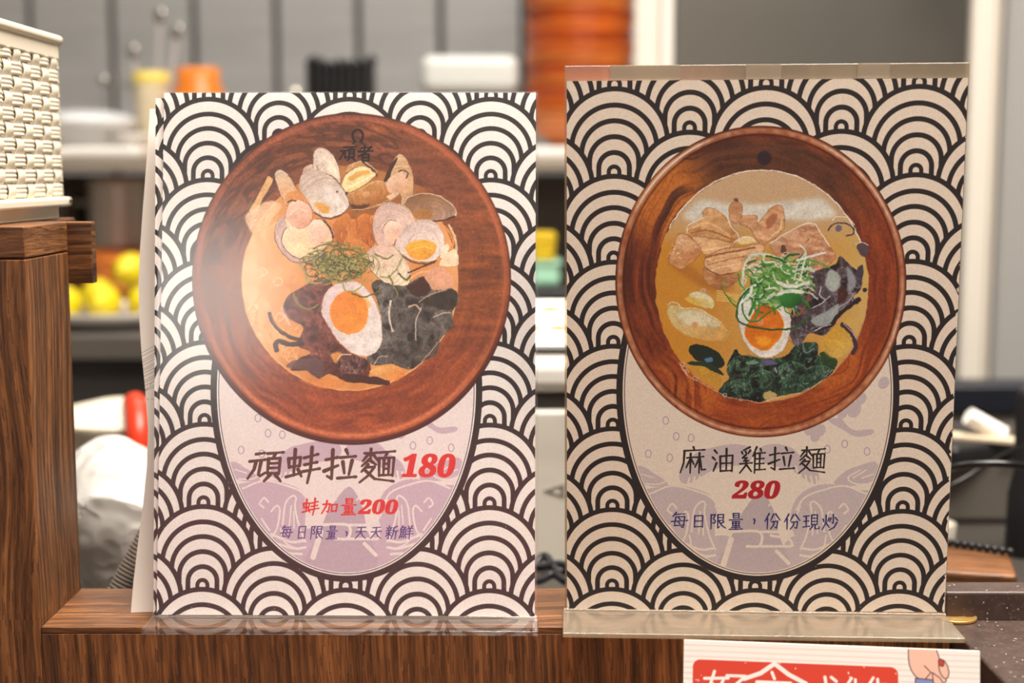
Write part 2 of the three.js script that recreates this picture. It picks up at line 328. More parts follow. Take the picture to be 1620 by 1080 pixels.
      ctx.transform(1, 0, -skew, 1, x0 + 0 * y0, y0); ctx.scale(kx, ky); ctx.fillStyle = ctx.strokeStyle = rgb(col); ctx.lineWidth = 11; ctx.lineJoin = 'round'; ctx.fillText(text, m.actualBoundingBoxLeft, 0); ctx.strokeText(text, m.actualBoundingBoxLeft, 0); ctx.restore(); return api;
    },
  };
  return api;
}
const GLYPHS = {
  wan: [[[22, 14], [46, 10]], [[6, 36], [50, 30]], [[24, 36], [20, 60], [4, 88]], [[38, 34], [33, 76], [38, 80], [52, 70]], [[54, 12], [98, 8]], [[76, 12], [70, 26]], [[58, 28], [58, 74]], [[58, 28], [90, 26], [90, 74]], [[58, 42], [88, 41]], [[58, 56], [88, 55]], [[58, 72], [90, 71]], [[66, 76], [50, 96]], [[80, 76], [96, 96]]],
  clam: [[[8, 34], [10, 58]], [[8, 34], [42, 30], [40, 54]], [[10, 56], [40, 52]], [[26, 10], [24, 78]], [[2, 82], [44, 72]], [[36, 62], [46, 80]], [[52, 32], [92, 22]], [[54, 50], [90, 43]], [[48, 68], [98, 60]], [[74, 4], [72, 60], [64, 98]]],
  pull: [[[6, 34], [42, 27]], [[26, 6], [26, 88], [12, 80]], [[2, 66], [44, 50]], [[66, 6], [72, 18]], [[50, 28], [96, 24]], [[58, 40], [64, 72]], [[86, 36], [78, 76]], [[44, 86], [100, 82]]],
  noodle: [[[30, 2], [30, 36]], [[12, 14], [48, 12]], [[22, 18], [8, 36]], [[38, 18], [50, 34]], [[28, 30], [6, 50]], [[32, 36], [46, 46]], [[24, 46], [6, 66]], [[18, 54], [42, 52], [24, 78], [2, 96]], [[16, 62], [44, 86], [98, 93]], [[54, 12], [98, 8]], [[76, 12], [70, 26]], [[54, 28], [56, 78]], [[54, 28], [96, 26], [94, 78]], [[68, 28], [68, 74]], [[82, 28], [82, 74]], [[68, 44], [82, 43]], [[68, 58], [82, 57]], [[56, 76], [94, 75]]],
  add: [[[6, 32], [48, 28], [42, 82], [32, 78]], [[28, 8], [26, 44], [4, 92]], [[60, 34], [62, 80]], [[60, 34], [92, 32], [90, 80]], [[62, 76], [90, 74]]],
  amount: [[[30, 4], [32, 30]], [[30, 4], [72, 3], [70, 30]], [[32, 16], [70, 15]], [[32, 29], [70, 28]], [[4, 42], [96, 38]], [[26, 52], [28, 76]], [[26, 52], [74, 50], [72, 76]], [[28, 63], [72, 62]], [[28, 75], [72, 74]], [[50, 50], [50, 94]], [[20, 85], [80, 83]], [[4, 96], [96, 94]]],
  every: [[[30, 2], [10, 26]], [[26, 14], [78, 10]], [[28, 28], [20, 78]], [[28, 28], [80, 26], [72, 88], [60, 84]], [[20, 78], [78, 74]], [[2, 54], [98, 48]], [[46, 34], [54, 44]], [[44, 58], [52, 68]]],
  day: [[[22, 8], [22, 94]], [[22, 8], [80, 6], [80, 94]], [[22, 48], [80, 46]], [[22, 90], [80, 88]]],
  limit: [[[8, 8], [8, 98]], [[8, 10], [34, 6], [22, 32], [36, 48], [30, 62], [18, 58]], [[50, 8], [50, 92], [62, 82]], [[50, 8], [86, 6], [84, 44]], [[50, 26], [84, 25]], [[50, 44], [84, 43]], [[88, 52], [70, 64]], [[58, 48], [76, 76], [100, 92]]],
  comma: [[[40, 20], [60, 40], [40, 95]]],
  sky: [[[16, 16], [84, 12]], [[6, 46], [94, 42]], [[50, 14], [46, 50], [6, 94]], [[50, 50], [70, 76], [96, 92]]],
  fresh: [[[26, 2], [30, 12]], [[8, 18], [50, 16]], [[18, 22], [22, 34]], [[40, 20], [34, 34]], [[4, 38], [54, 35]], [[8, 54], [50, 52]], [[28, 36], [28, 96], [20, 90]], [[24, 58], [6, 80]], [[32, 60], [48, 74]], [[90, 6], [62, 16]], [[64, 16], [62, 60], [50, 94]], [[64, 42], [100, 38]], [[84, 42], [82, 98]]],
  tasty: [[[22, 2], [4, 28]], [[20, 14], [42, 12], [30, 28]], [[10, 30], [10, 66]], [[10, 30], [46, 28], [44, 66]], [[10, 47], [44, 46]], [[10, 64], [44, 63]], [[27, 30], [27, 64]], [[8, 74], [2, 92]], [[18, 76], [20, 90]], [[30, 75], [34, 88]], [[42, 73], [50, 88]], [[62, 6], [68, 18]], [[90, 2], [82, 18]], [[56, 24], [96, 21]], [[58, 42], [94, 40]], [[50, 62], [100, 58]], [[76, 22], [76, 98]]],
  sesame: [[[50, 2], [54, 12]], [[14, 16], [94, 12]], [[16, 16], [14, 60], [2, 96]], [[26, 42], [54, 39]], [[40, 26], [40, 98]], [[40, 44], [24, 78]], [[42, 46], [54, 66]], [[60, 40], [90, 37]], [[74, 24], [74, 98]], [[74, 42], [58, 76]], [[76, 44], [84, 86], [98, 84]]],
  oil: [[[12, 10], [24, 22]], [[4, 38], [16, 48]], [[22, 60], [8, 92]], [[38, 34], [40, 94]], [[38, 34], [94, 30], [92, 94]], [[66, 4], [66, 90]], [[40, 62], [92, 60]], [[40, 92], [92, 90]]],
  chicken: [[[40, 2], [16, 14]], [[10, 20], [14, 28]], [[24, 18], [28, 26]], [[42, 14], [34, 26]], [[26, 30], [14, 42], [30, 42], [18, 54], [36, 52]], [[4, 64], [50, 60]], [[28, 54], [26, 70], [4, 98]], [[28, 66], [48, 92]], [[66, 2], [52, 36]], [[60, 24], [60, 98]], [[80, 8], [84, 18]], [[60, 26], [98, 23]], [[60, 46], [94, 44]], [[60, 64], [94, 62]], [[60, 86], [100, 84]], [[78, 24], [78, 86]]],
  portion: [[[30, 4], [4, 52]], [[20, 34], [20, 98]], [[58, 8], [40, 46]], [[70, 6], [98, 44]], [[46, 54], [84, 50], [78, 92], [66, 86]], [[62, 54], [58, 74], [40, 98]]],
  now: [[[4, 14], [38, 11]], [[6, 46], [36, 43]], [[2, 82], [40, 76]], [[20, 12], [20, 80]], [[52, 6], [52, 66]], [[52, 6], [86, 4], [86, 66]], [[52, 26], [86, 25]], [[52, 46], [86, 45]], [[52, 65], [86, 64]], [[60, 66], [56, 82], [42, 98]], [[74, 66], [74, 92], [98, 92], [98, 80]]],
  fry: [[[8, 30], [14, 48]], [[44, 24], [36, 44]], [[26, 6], [26, 50], [4, 94]], [[28, 54], [46, 82]], [[70, 2], [70, 56], [62, 50]], [[56, 24], [48, 46]], [[82, 20], [98, 40]], [[92, 50], [76, 80], [44, 98]]],
  person: [[[22, 16], [66, 13]], [[44, 2], [44, 36]], [[6, 38], [94, 33]], [[84, 8], [52, 44], [10, 66]], [[34, 56], [34, 96]], [[34, 56], [72, 54], [72, 96]], [[34, 74], [72, 73]], [[34, 94], [72, 93]]],
};
let PAPER = [240, 232, 224]; const INK = [36, 31, 33];
// overlapping wave scales in millimetres: nested rings whose centres climb as they grow
function waves(ctx, M, bottom, top) {
  const [ub, vb] = M.to(bottom), [, vt] = M.to(top), period = (vb - vt) / 5 / MM, half = 39.87;
  const R = [29.4, 23.8, 18.5, 14.3, 9.4, 3.9], T = [0, 8.45, 16.6, 24.9, 33.2, 40.8], u = period / 45.7;
  const k0 = Math.round((ub / MM - 105) / half);
  ctx.save(); ctx.scale(MM, MM); ctx.fillStyle = rgb(PAPER); ctx.fillRect(0, 0, 210, 300);
  for (let row = -2; row < 16; row++) for (let k = -4; k <= 4; k++) {          // from the top of the card downwards, later scales overlap earlier ones
    if (((k - k0) & 1) !== (row & 1)) continue;
    const x = 105 + half * k, yTop = vb / MM - period * 6.5 + row * period / 2 - (((6.5 * 2) & 1) ? 0 : 0);
    const y0 = yTop + period / 2;
    for (let i = 0; i < 6; i++) { const r = R[i] * u, y = y0 + T[i] * u + r; const arch = (q) => { ctx.beginPath(); ctx.moveTo(x - q, y + 17); ctx.lineTo(x - q, y); ctx.arc(x, y, q, Math.PI, 0); ctx.lineTo(x + q, y + 17); ctx.fill(); }; ctx.fillStyle = rgb(INK); arch(r); ctx.fillStyle = rgb(PAPER); arch(Math.max(r - (i === 5 ? 2.2 : 2.65), 0.4)); }
  }
  ctx.restore();
}
// the pale oval with its lavender scenery; cx, cy, a, b in photo pixels
function ovalPanel(P, cx, cy, a, b, tint, ground) {
  const { ctx } = P; P.crop(0, 0, 1);
  P.fill(P.oval(cx, cy, a, b, 0, 60), INK);
  P.fill(P.oval(cx, cy, a - 10, b - 9.5, 0, 60), PAPER);
  P.line(P.oval(cx, cy, a - 13, b - 12.5, 0, 60), [70, 60, 80], 1.3, { closed: true });
  ctx.save(); ctx.beginPath(); // clip to the inner oval
  const E = P.oval(cx, cy, a - 15, b - 14.5, 0, 80).map(P.map); E.forEach(([x, y], i) => (i ? ctx.lineTo(x, y) : ctx.moveTo(x, y))); ctx.clip();
  const k = 3.1756 * 225 / a * 1.0, X = (x, y) => [cx + (x - 695) / k, cy + (y - 127) / k];
  const f = (pts, c = tint, o) => P.fill(pts.map((p) => X(...p)), c, o), l = (pts, w = 2.2, c = ground) => P.line(pts.map((p) => X(...p)), c, w);
  P.fill(P.oval(cx, cy, a - 15, b - 14.5, 0, 60), ground, {});
  // blossom twig on the right, snow rings
  f([[1050, 270], [1110, 260], [1150, 300], [1190, 320], [1270, 315], [1270, 340], [1190, 352], [1130, 320]]); for (const [x, y, r] of [[960, 310, 30], [1010, 320, 26], [985, 350, 24], [1180, 215, 34], [1150, 190, 30], [1215, 160, 26], [1330, 80, 26], [1120, 235, 24]]) f(P.oval(x, y, r, r * 1.25, 0.5, 14));
  for (const [x, y] of [[283, 350], [358, 358], [142, 438], [250, 458], [1045, 415], [1133, 388], [1246, 426], [230, 270]]) P.line(P.oval(...X(x, y), 4.4, 6, 0, 14), mixc(tint, [150, 130, 150], 0.4), 1.5, { closed: true });
  // clouds behind the words
  f([[300, 570], [310, 510], [390, 430], [450, 410], [560, 390], [640, 400], [670, 440], [640, 490], [560, 500], [470, 520], [400, 560], [340, 590]]);
  f([[690, 430], [730, 395], [800, 390], [870, 410], [910, 450], [980, 500], [1005, 560], [980, 590], [920, 560], [860, 520], [780, 500], [720, 480]]);
  // hills and water
  f([[90, 500], [150, 520], [210, 560], [240, 600], [150, 600], [60, 560]]); f([[1080, 590], [1130, 530], [1200, 500], [1290, 480], [1300, 560], [1180, 600]]);
  f([[100, 640], [200, 605], [280, 595], [380, 615], [450, 645], [490, 700], [480, 780], [470, 900], [420, 1060], [200, 960], [100, 800]]);
  f([[880, 680], [940, 620], [1030, 590], [1110, 600], [1200, 620], [1290, 640], [1250, 800], [1100, 980], [960, 1060], [900, 900], [860, 780]]);
  f([[420, 900], [560, 860], [695, 1080], [860, 860], [980, 900], [900, 1080], [700, 1120], [480, 1080]]);
  f([[690, 640], [735, 650], [780, 740], [800, 840], [845, 1060], [490, 1060], [560, 860], [600, 760]], mixc(tint, [150, 135, 150], 0.18));
  // light lines: foam, mist bars, stems
  for (const s of [-1, 1]) {
    const m = (x, y) => [695 + s * (x - 695), y];
    l([m(150, 640), m(260, 600), m(380, 625), m(460, 660), m(500, 720)], 3); l([m(130, 590), m(200, 590), m(240, 560), m(180, 520)], 2.4); l([m(110, 540), m(170, 560)], 2); l([m(150, 520), m(215, 560)], 2);
    for (let i = 0; i < 6; i++) l([m(350 + i * 26, 560 - i * 3), m(342 + i * 26, 590)], 3.4);
    for (let i = 0; i < 4; i++) l([m(505 + i * 22, 500 + i * 6), m(485 + i * 22, 570), m(497 + i * 24, 640), m(540 + i * 22, 700)], 2.4);
    l([m(580, 560), m(620, 590), m(600, 620), m(560, 600), m(585, 560)], 2.4); l([m(560, 640), m(610, 670), m(640, 700)], 2.6);
    l([m(300, 760), m(330, 730), m(345, 760), m(330, 850), m(300, 900)], 3); l([m(360, 830), m(375, 720), m(410, 680), m(430, 690), m(425, 740), m(450, 850), m(480, 920)], 3); l([m(395, 840), m(405, 730)], 2.2); l([m(420, 850), m(418, 760)], 2.2); l([m(350, 850), m(370, 920), m(440, 960)], 2.6); l([m(260, 740), m(240, 720), m(262, 690), m(285, 712)], 3);
    l([m(300, 880), m(400, 920), m(470, 915)], 4); l([m(330, 930), m(420, 955), m(480, 950)], 4); l([m(380, 980), m(460, 985)], 4); l([m(480, 700), m(520, 790), m(560, 830)], 2.6); l([m(520, 760), m(555, 860)], 2.4); l([m(250, 800), m(290, 860)], 3);
  }
  l([[540, 832], [700, 832], [705, 900], [640, 905]], 4.4); l([[700, 832], [820, 832]], 4.4); l([[705, 905], [860, 905]], 4.4); l([[760, 850], [850, 868], [870, 900]], 4.4); l([[560, 870], [520, 1000]], 9); l([[790, 930], [850, 990]], 6);
  ctx.restore();
}
// turned wooden bowl seen from above, computed pixel by pixel in photo coordinates
function woodBowl(P, M, { cx, cy, rx, ry, sx, sy, srx, sry, tone, rim }) {
  const [x0] = M.to([cx - rx - 4, cy]), [x1] = M.to([cx + rx + 4, cy]), [, y0] = M.to([cx, cy - ry - 4]), [, y1] = M.to([cx, cy + ry + 4]);
  const ax = Math.max(0, Math.floor(x0) - 14), ay = Math.max(0, Math.floor(y0) - 14), w = Math.min(KX, Math.ceil(x1) + 14) - ax, h = Math.min(KY, Math.ceil(y1) + 14) - ay;
  const c = canvasOf(w, h), g = c.getContext('2d'), im = g.createImageData(w, h);
  for (let j = 0; j < h; j++) for (let i = 0; i < w; i++) {
    const [px, py] = M.back(ax + i, ay + j), dx = (px - cx) / rx, dy = (py - cy) / ry, r = Math.hypot(dx, dy); if (r > 1.012) continue;
    const a = Math.atan2(dy, dx), o = (j * w + i) * 4, col = tone(px, py, r, a, rim);
    im.data[o] = col[0]; im.data[o + 1] = col[1]; im.data[o + 2] = col[2]; im.data[o + 3] = 255 * clamp01((1.004 - r) * 160);
  }
  g.putImageData(im, 0, 0); P.ctx.drawImage(c, ax, ay);
}
// broth, pixel by pixel inside an ellipse
function broth(P, M, cx, cy, rx, ry, colour, rag = 0) {
  const [x0] = M.to([cx - rx, cy]), [x1] = M.to([cx + rx, cy]), [, y0] = M.to([cx, cy - ry]), [, y1] = M.to([cx, cy + ry]);
  const ax = Math.floor(x0) - 10, ay = Math.floor(y0) - 10, w = Math.ceil(x1) + 10 - ax, h = Math.ceil(y1) + 10 - ay, c = canvasOf(w, h), g = c.getContext('2d'), im = g.createImageData(w, h);
  for (let j = 0; j < h; j++) for (let i = 0; i < w; i++) {
    const [px, py] = M.back(ax + i, ay + j), r = Math.hypot((px - cx) / rx, (py - cy) / ry) + rag * (fbm(px * 0.08, py * 0.08, 3) - 0.5); if (r > 1) continue;
    const col = colour(px, py, r), o = (j * w + i) * 4; im.data[o] = col[0]; im.data[o + 1] = col[1]; im.data[o + 2] = col[2]; im.data[o + 3] = 255 * clamp01((1 - r) * 90);
  }
  g.putImageData(im, 0, 0); P.ctx.drawImage(c, ax, ay);
}
// grain of the print and, where asked, loose dust and scuffs
function finish(c, M, dust) {
  const x = c.getContext('2d'), im = x.getImageData(0, 0, c.width, c.height), d = im.data;
  for (let j = 0, o = 0; j < c.height; j++) for (let i = 0; i < c.width; i++, o += 4) { const n = 1 + 0.07 * (hash(i, j) - 0.5) + 0.07 * (vn(i * 0.3, j * 0.3) - 0.5); d[o] *= n; d[o + 1] *= n; d[o + 2] *= n; }
  x.putImageData(im, 0, 0);
  for (let k = 0; k < dust; k++) {
    const u = rnd(), v = 1 - Math.pow(rnd(), 1.6) * 0.75, r = rr(0.5, 2.0); x.fillStyle = rgb([226, 218, 208], rr(0.3, 0.9)); x.beginPath(); x.ellipse(u * c.width, v * c.height, r, r * rr(0.5, 1), rnd() * 3, 0, 7); x.fill();
  }
}

// ---------------------------------------------------------------- print of the clam ramen card
function printL() {
  SEED = 11; const c = canvasOf(KX, KY), ctx = c.getContext('2d'), M = printMap(CL); let P = Pen(ctx, M); P.map = M.to;
  PAPER = [243, 239, 237]; waves(ctx, M, [319, 928], [331.6, 280.6]);
  ovalPanel(P, 548, 618, 215, 302, [206, 184, 202], [240, 230, 230]);
  woodBowl(P, M, { cx: 556, cy: 441, rx: 252, ry: 262, tone: (px, py, r, a) => {
    const sx = Math.cos(a), sy = Math.sin(a), wob = 0.5 * fbm(px * 0.012, py * 0.012, 2), g = fbm(px * 0.02 + 3, py * 0.11, 4), t = fbm((sx + 2) * 7 + wob, r * 34 + wob * 8, 4), fine = fbm(px * 0.3, py * 0.3, 2);
    const top = sm(0.15, 0.85, -sy), bot = sm(0.1, 0.9, sy), right = sm(-0.1, 0.8, sx);
    let c = mixc([104, 58, 42], [156, 84, 52], clamp01(1.6 * t - 0.4)); c = mixc(c, mixc([112, 62, 40], [190, 104, 54], clamp01(1.8 * g - 0.5)), 0.7 * right);
    c = mixc(c, mixc([136, 62, 40], [186, 90, 52], clamp01(1.8 * t - 0.4)), 0.8 * bot); c = mixc(c, mixc([108, 62, 48], [156, 92, 64], clamp01(1.8 * g - 0.4)), 0.75 * top * sm(0.96, 0.82, r));
    if (sx < 0.35 && sy < -0.1 && r > 0.72) { const p = ridge(a * 5 + 2, r * 22 + a * 3, 3); c = mixc(c, p > 0.72 ? [62, 36, 28] : [196, 116, 62], p > 0.72 ? 0.5 * sm(0.72, 0.9, p) : 0.4 * sm(0.55, 0.25, p)); }
    c = c.map((v) => v * (0.86 + 0.28 * fine));
    const lip = Math.exp(-Math.pow((r - 0.945) / 0.016, 2)); c = mixc(c, [232, 136, 92], lip * (0.1 + 0.8 * sm(0.25, 0.85, sy)) * (0.6 + 0.6 * fine));
    const lip2 = sm(0.945, 0.965, r) * sm(0.995, 0.98, r); c = mixc(c, [192, 106, 80], lip2 * 0.6 * sm(0.45, -0.3, sy) * (0.5 + fine)); c = mixc(c, [204, 112, 66], lip2 * 0.5 * right);
    c = mixc(c, [76, 30, 24], sm(0.962, 0.98, r) * (0.15 + 0.75 * sm(0, 0.6, sy)) + 0.5 * sm(0.985, 1, r));
    return c;
  } });
  broth(P, M, 554, 443, 172, 175, (px, py) => {
    const n = fbm(px * 0.03, py * 0.03, 4), s = fbm(px * 0.09 + 30, py * 0.05, 3), w = sm(480, 390, px), e = sm(660, 720, px);
    let c = mixc([206, 122, 62], [240, 172, 104], clamp01(n * 1.1)); c = mixc(c, [250, 206, 156], 0.65 * w * (0.5 + s)); c = mixc(c, [246, 196, 150], 0.5 * e);
    c = mixc(c, [188, 128, 70], 0.7 * sm(330, 280, py)); return c;
  });
  const base = P; layer(ctx, (fx) => { P = Pen(fx, M);
  P.line(P.oval(554, 443, 171, 174, 0, 60).slice(2, 34), [250, 192, 130], 2, { alpha: 0.85 });
  P.crop(290, 180, 4.5).fill([[600, 450], [636, 478], [560, 620], [520, 700], [470, 700], [500, 640], [560, 530]], [226, 178, 122]).fill([[440, 740], [480, 690], [560, 640], [640, 620], [700, 660], [640, 740], [600, 820], [560, 900], [490, 850]], [[240, 206, 176], [244, 190, 136], 60], { alpha: 0.85, blur: 1 });
  for (let k = 0; k < 26; k++) { const x = rr(470, 690), y = rr(620, 860); P.line([[x, y], [x - rr(20, 60), y + rr(30, 90)]], [250, 220, 186], rr(0.5, 1.3), { alpha: 0.5 }); }
  // noodles under the broth
  P.crop(380, 380, 4.5);
  for (let k = 0; k < 30; k++) { const t = k / 30, x = 40 + 340 * t, y = 520 + 360 * t; P.line([[x + rr(0, 120), y - rr(40, 160)], [x + rr(0, 50), y - rr(0, 60)], [x + rr(0, 70), y + rr(0, 40)], [x + rr(60, 150), y + rr(20, 70)]], k % 3 ? [250, 196, 132] : [216, 140, 74], rr(0.8, 2), { alpha: 0.65 }); }
  for (const [x, y] of [[120, 240], [260, 290], [80, 480], [150, 220], [420, 620], [270, 540]]) P.line([[x - 25, y + 20], [x, y - 20], [x + 40, y - 10], [x + 30, y + 25], [x, y + 30]], [254, 224, 184], 1.3, { alpha: 0.8 });
  for (let k = 0; k < 70; k++) { const x = rr(20, 420), y = rr(120, 700), r = rr(5, 20); P.line(P.oval(x, y, r, r * rr(0.5, 0.9), rnd() * 3, 12), k % 2 ? [255, 226, 180] : [206, 120, 58], rr(0.4, 1.1), { alpha: 0.45, closed: true }); }
  // dark greens
  const WE = [[310, 460], [340, 400], [420, 345], [520, 290], [600, 265], [660, 320], [620, 420], [590, 500], [620, 600], [700, 720], [790, 800], [900, 850], [930, 920], [880, 1000], [760, 1010], [640, 950], [560, 985], [480, 930], [360, 920], [420, 840], [500, 800], [400, 740], [450, 620], [350, 560], [305, 510]];
  P.tex(WE, leafy([62, 28, 28], [138, 72, 60], [214, 170, 150], 0.06, 0.08)).specks(WE, 90, [[120, 70, 66], [150, 104, 96], [50, 24, 28], [96, 40, 42]], 10, 60);
  const SW = [[940, 300], [1080, 285], [1160, 330], [1230, 290], [1300, 255], [1360, 310], [1370, 350], [1510, 345], [1555, 420], [1510, 520], [1520, 600], [1490, 640], [1430, 700], [1400, 800], [1290, 870], [1200, 920], [1080, 880], [960, 890], [900, 840], [990, 760], [1010, 620], [980, 450]];
  P.tex(SW, leafy([48, 40, 38], [112, 106, 102], [206, 200, 192], 0.05, 0.08)).tex(SW, (x, y) => [190, 186, 180, hash(x * 2.2 | 0, y * 2.2 | 0) > 0.9 ? 0.35 * fbm(x * 0.05, y * 0.05, 2) : 0]).specks(SW, 140, [[112, 108, 104], [140, 136, 130], [44, 40, 40], [90, 84, 82], [58, 58, 50]], 6, 44);
  P.fill([[1180, 330], [1240, 300], [1300, 262], [1350, 320], [1340, 380], [1250, 400]], [70, 42, 38]).fill([[1280, 430], [1380, 380], [1520, 350], [1545, 420], [1500, 500], [1400, 480]], [52, 44, 38], { alpha: 0.8 });
  P.fill([[330, 900], [400, 850], [540, 840], [600, 900], [560, 980], [470, 930]], [104, 74, 76], { alpha: 0.8 }).tex([[640, 800], [700, 790], [800, 820], [900, 850], [880, 940], [760, 950], [680, 900]], leafy([50, 24, 28], [126, 84, 78], [220, 190, 176], 0.08, 0.12)).fill([[650, 810], [720, 800], [700, 860], [670, 870]], [220, 150, 74], { blur: 1 });
  P.line([[210, 520], [230, 580], [290, 650], [360, 690], [430, 705]], [78, 44, 36], 6).line([[216, 530], [240, 585], [300, 650]], [140, 92, 70], 1.4);
  P.line([[262, 780], [250, 740], [280, 716], [340, 738], [440, 735]], [70, 38, 34], 7.5).line([[300, 480], [320, 540], [350, 600]], [240, 200, 176], 4, { alpha: 0.8, blur: 0.8 });
  P.line([[760, 975], [860, 985], [960, 1000], [1040, 1005]], [76, 40, 36], 12).fill([[920, 930], [1000, 900], [1090, 890], [1180, 930], [1150, 980], [1060, 1000], [960, 960]], [[246, 190, 120], [226, 140, 70], 60]);
  P.fill([[420, 990], [560, 985], [740, 1000], [720, 1050], [600, 1055], [480, 1020]], [226, 142, 74], { alpha: 0.7, blur: 1 });
  P.line([[1072, 430], [1062, 500], [1068, 580], [1086, 645]], [222, 208, 198], 3).line([[1290, 480], [1255, 570], [1248, 640], [1254, 712]], [206, 192, 182], 1.8).line([[1380, 545], [1440, 520], [1500, 518]], [214, 192, 176], 1.6).line([[1200, 470], [1250, 460], [1275, 490]], [222, 198, 176], 3, { alpha: 0.8 }).line([[1275, 440], [1330, 400], [1400, 370], [1470, 355]], [190, 160, 140], 1.6);
  P.line([[950, 890], [990, 830], [1050, 825]], [206, 190, 180], 1.3).line([[690, 850], [720, 815], [790, 812]], [230, 200, 180], 1.6).line([[1240, 915], [1290, 870], [1430, 700], [1450, 670]], [216, 182, 150], 1.5, { alpha: 0.7 });
  P.fill(P.oval(1215, 690, 28, 34), [44, 42, 44], { edge: [96, 94, 94], lw: 0.8 }).fill(P.oval(1365, 690, 15, 18), [40, 38, 40]);
  // clams, menma and shells
  P.crop(420, 220, 5.0625);
  P.fill([[560, 250], [640, 215], [760, 190], [900, 250], [980, 270], [1200, 360], [1290, 440], [1100, 560], [900, 600], [700, 640], [560, 600]], [[190, 128, 70], [150, 88, 44], 80], { alpha: 0.9 });
  P.fill([[540, 700], [590, 620], [660, 596], [690, 680], [640, 800], [610, 850], [555, 800]], [[222, 142, 70], [176, 92, 40], 70]).fill([[690, 680], [790, 596], [860, 640], [880, 800], [830, 880], [720, 800]], [[212, 132, 66], [180, 96, 42], 40]).fill([[640, 840], [740, 800], [840, 880], [760, 930], [660, 900]], [216, 136, 70]);
  for (let k = 0; k < 16; k++) { const x = rr(560, 850), y = rr(620, 860); P.line([[x, y], [x + rr(-20, 20), y + rr(30, 90)]], k % 2 ? [244, 180, 108] : [140, 70, 32], rr(0.6, 1.6), { alpha: 0.7 }); }
  const shell = (pts, cols, n, hub, edge = [128, 92, 78]) => {                 // a shell with growth lines round its hub
    P.fill(pts, cols, { edge, lw: 1.1 });
    const kk = P.k, hx = 0, H = P.at(hub);
    P.tex(pts, (x, y) => { const d = Math.hypot(x - H[0], y - H[1]), an = Math.atan2(y - H[1], x - H[0]), w = vn(d * 0.9 + 2 * fbm(an * 2, 4, 2), an * 0.8), e = fbm(x * 0.06, y * 0.06, 3); return w > 0.5 ? [112, 82, 72, (w - 0.5) * 0.5] : [255, 248, 240, (0.5 - w) * 0.35 + 0.25 * clamp01(e - 0.45)]; });
    P.line(pts.slice(0, Math.ceil(pts.length * 0.6)), [250, 232, 212], 1, { alpha: 0.75 });
  };
  shell([[300, 272], [322, 222], [380, 203], [410, 250], [360, 290]], [[222, 192, 170], [206, 164, 138]], 2, [350, 290]);
  shell([[392, 250], [385, 160], [402, 92], [440, 72], [500, 90], [555, 155], [588, 235], [600, 350], [540, 300], [450, 262]], [[226, 210, 200], [240, 220, 198], 40], 5, [520, 300]);
  P.fill([[500, 170], [560, 230], [590, 320], [540, 290], [500, 240]], [250, 236, 216], { alpha: 0.7, blur: 0.6 }).line([[410, 215], [420, 245]], [150, 90, 80], 1.4);
  shell([[165, 525], [108, 400], [80, 295], [92, 254], [132, 247], [182, 290], [232, 360], [268, 440], [240, 500]], [[224, 206, 190], [228, 160, 98], 80], 5, [220, 500]);
  P.fill([[170, 450], [240, 410], [300, 440], [330, 500], [260, 520], [190, 530]], [224, 150, 86], { alpha: 0.85, blur: 0.7 });
  shell([[640, 262], [690, 200], [770, 178], [830, 205], [892, 270], [880, 300], [780, 250], [700, 262]], [[208, 156, 98], [176, 116, 66], 50], 3, [760, 280]);
  P.line([[782, 186], [830, 222], [872, 262], [895, 296]], [74, 42, 34], 2.6);
  shell([[640, 440], [700, 430], [790, 385], [860, 340], [960, 350], [1065, 430], [1000, 490], [880, 540], [740, 574], [690, 560], [668, 500]], [[206, 146, 82], [168, 104, 52], 70], 5, [860, 420], [100, 62, 40]);
  P.fill([[680, 520], [760, 530], [840, 520], [780, 560], [710, 565]], [86, 48, 34], { blur: 0.8 }).line([[692, 567], [800, 560], [950, 510], [1065, 432]], [236, 198, 150], 1.3).fill([[780, 430], [826, 420], [836, 450], [790, 470]], [222, 176, 124], { alpha: 0.7, blur: 0.6 });
  P.fill([[605, 372], [640, 290], [720, 232], [800, 216], [862, 262], [884, 288], [820, 345], [720, 412], [655, 432], [615, 410]], [[250, 236, 190], [238, 208, 140], 70], { edge: [150, 100, 60], lw: 0.9 }).fill([[660, 310], [740, 262], [820, 250], [840, 275], [760, 300], [690, 335]], [226, 168, 82], { alpha: 0.85, blur: 0.5 }).line([[640, 400], [740, 350], [860, 290]], [255, 246, 220], 2.6, { alpha: 0.8 }).fill(P.oval(650, 434, 10, 12), [40, 24, 20]);
  shell([[1090, 535], [1085, 440], [980, 395], [962, 320], [1000, 222], [1058, 132], [1108, 134], [1160, 222], [1186, 330], [1180, 450], [1140, 505]], [[222, 184, 140], [206, 160, 116], 30], 4, [1100, 480]);
  P.fill([[958, 300], [990, 226], [1045, 150], [1052, 172], [1010, 262], [985, 325], [950, 345]], [66, 44, 36]).fill([[968, 380], [990, 318], [1075, 262], [1132, 290], [1122, 370], [1062, 430], [1000, 432]], [[240, 204, 176], [222, 170, 138], 60]).line([[1066, 262], [1105, 250], [1138, 268], [1128, 310]], [64, 40, 34], 1.8).fill([[970, 455], [1040, 430], [1068, 430], [1040, 460], [990, 475]], [230, 196, 160]);
  shell([[1105, 520], [1158, 462], [1270, 435], [1390, 455], [1488, 518], [1528, 580], [1510, 620], [1420, 655], [1330, 660], [1210, 642], [1150, 570]], [[138, 96, 60], [182, 146, 128], 75], 6, [1340, 600], [230, 194, 152]);
  P.fill([[1180, 600], [1250, 560], [1330, 580], [1330, 640], [1220, 640]], [176, 118, 58], { alpha: 0.8, blur: 1.2 }).line([[1330, 660], [1430, 648], [1515, 618]], [56, 32, 32], 2.4);
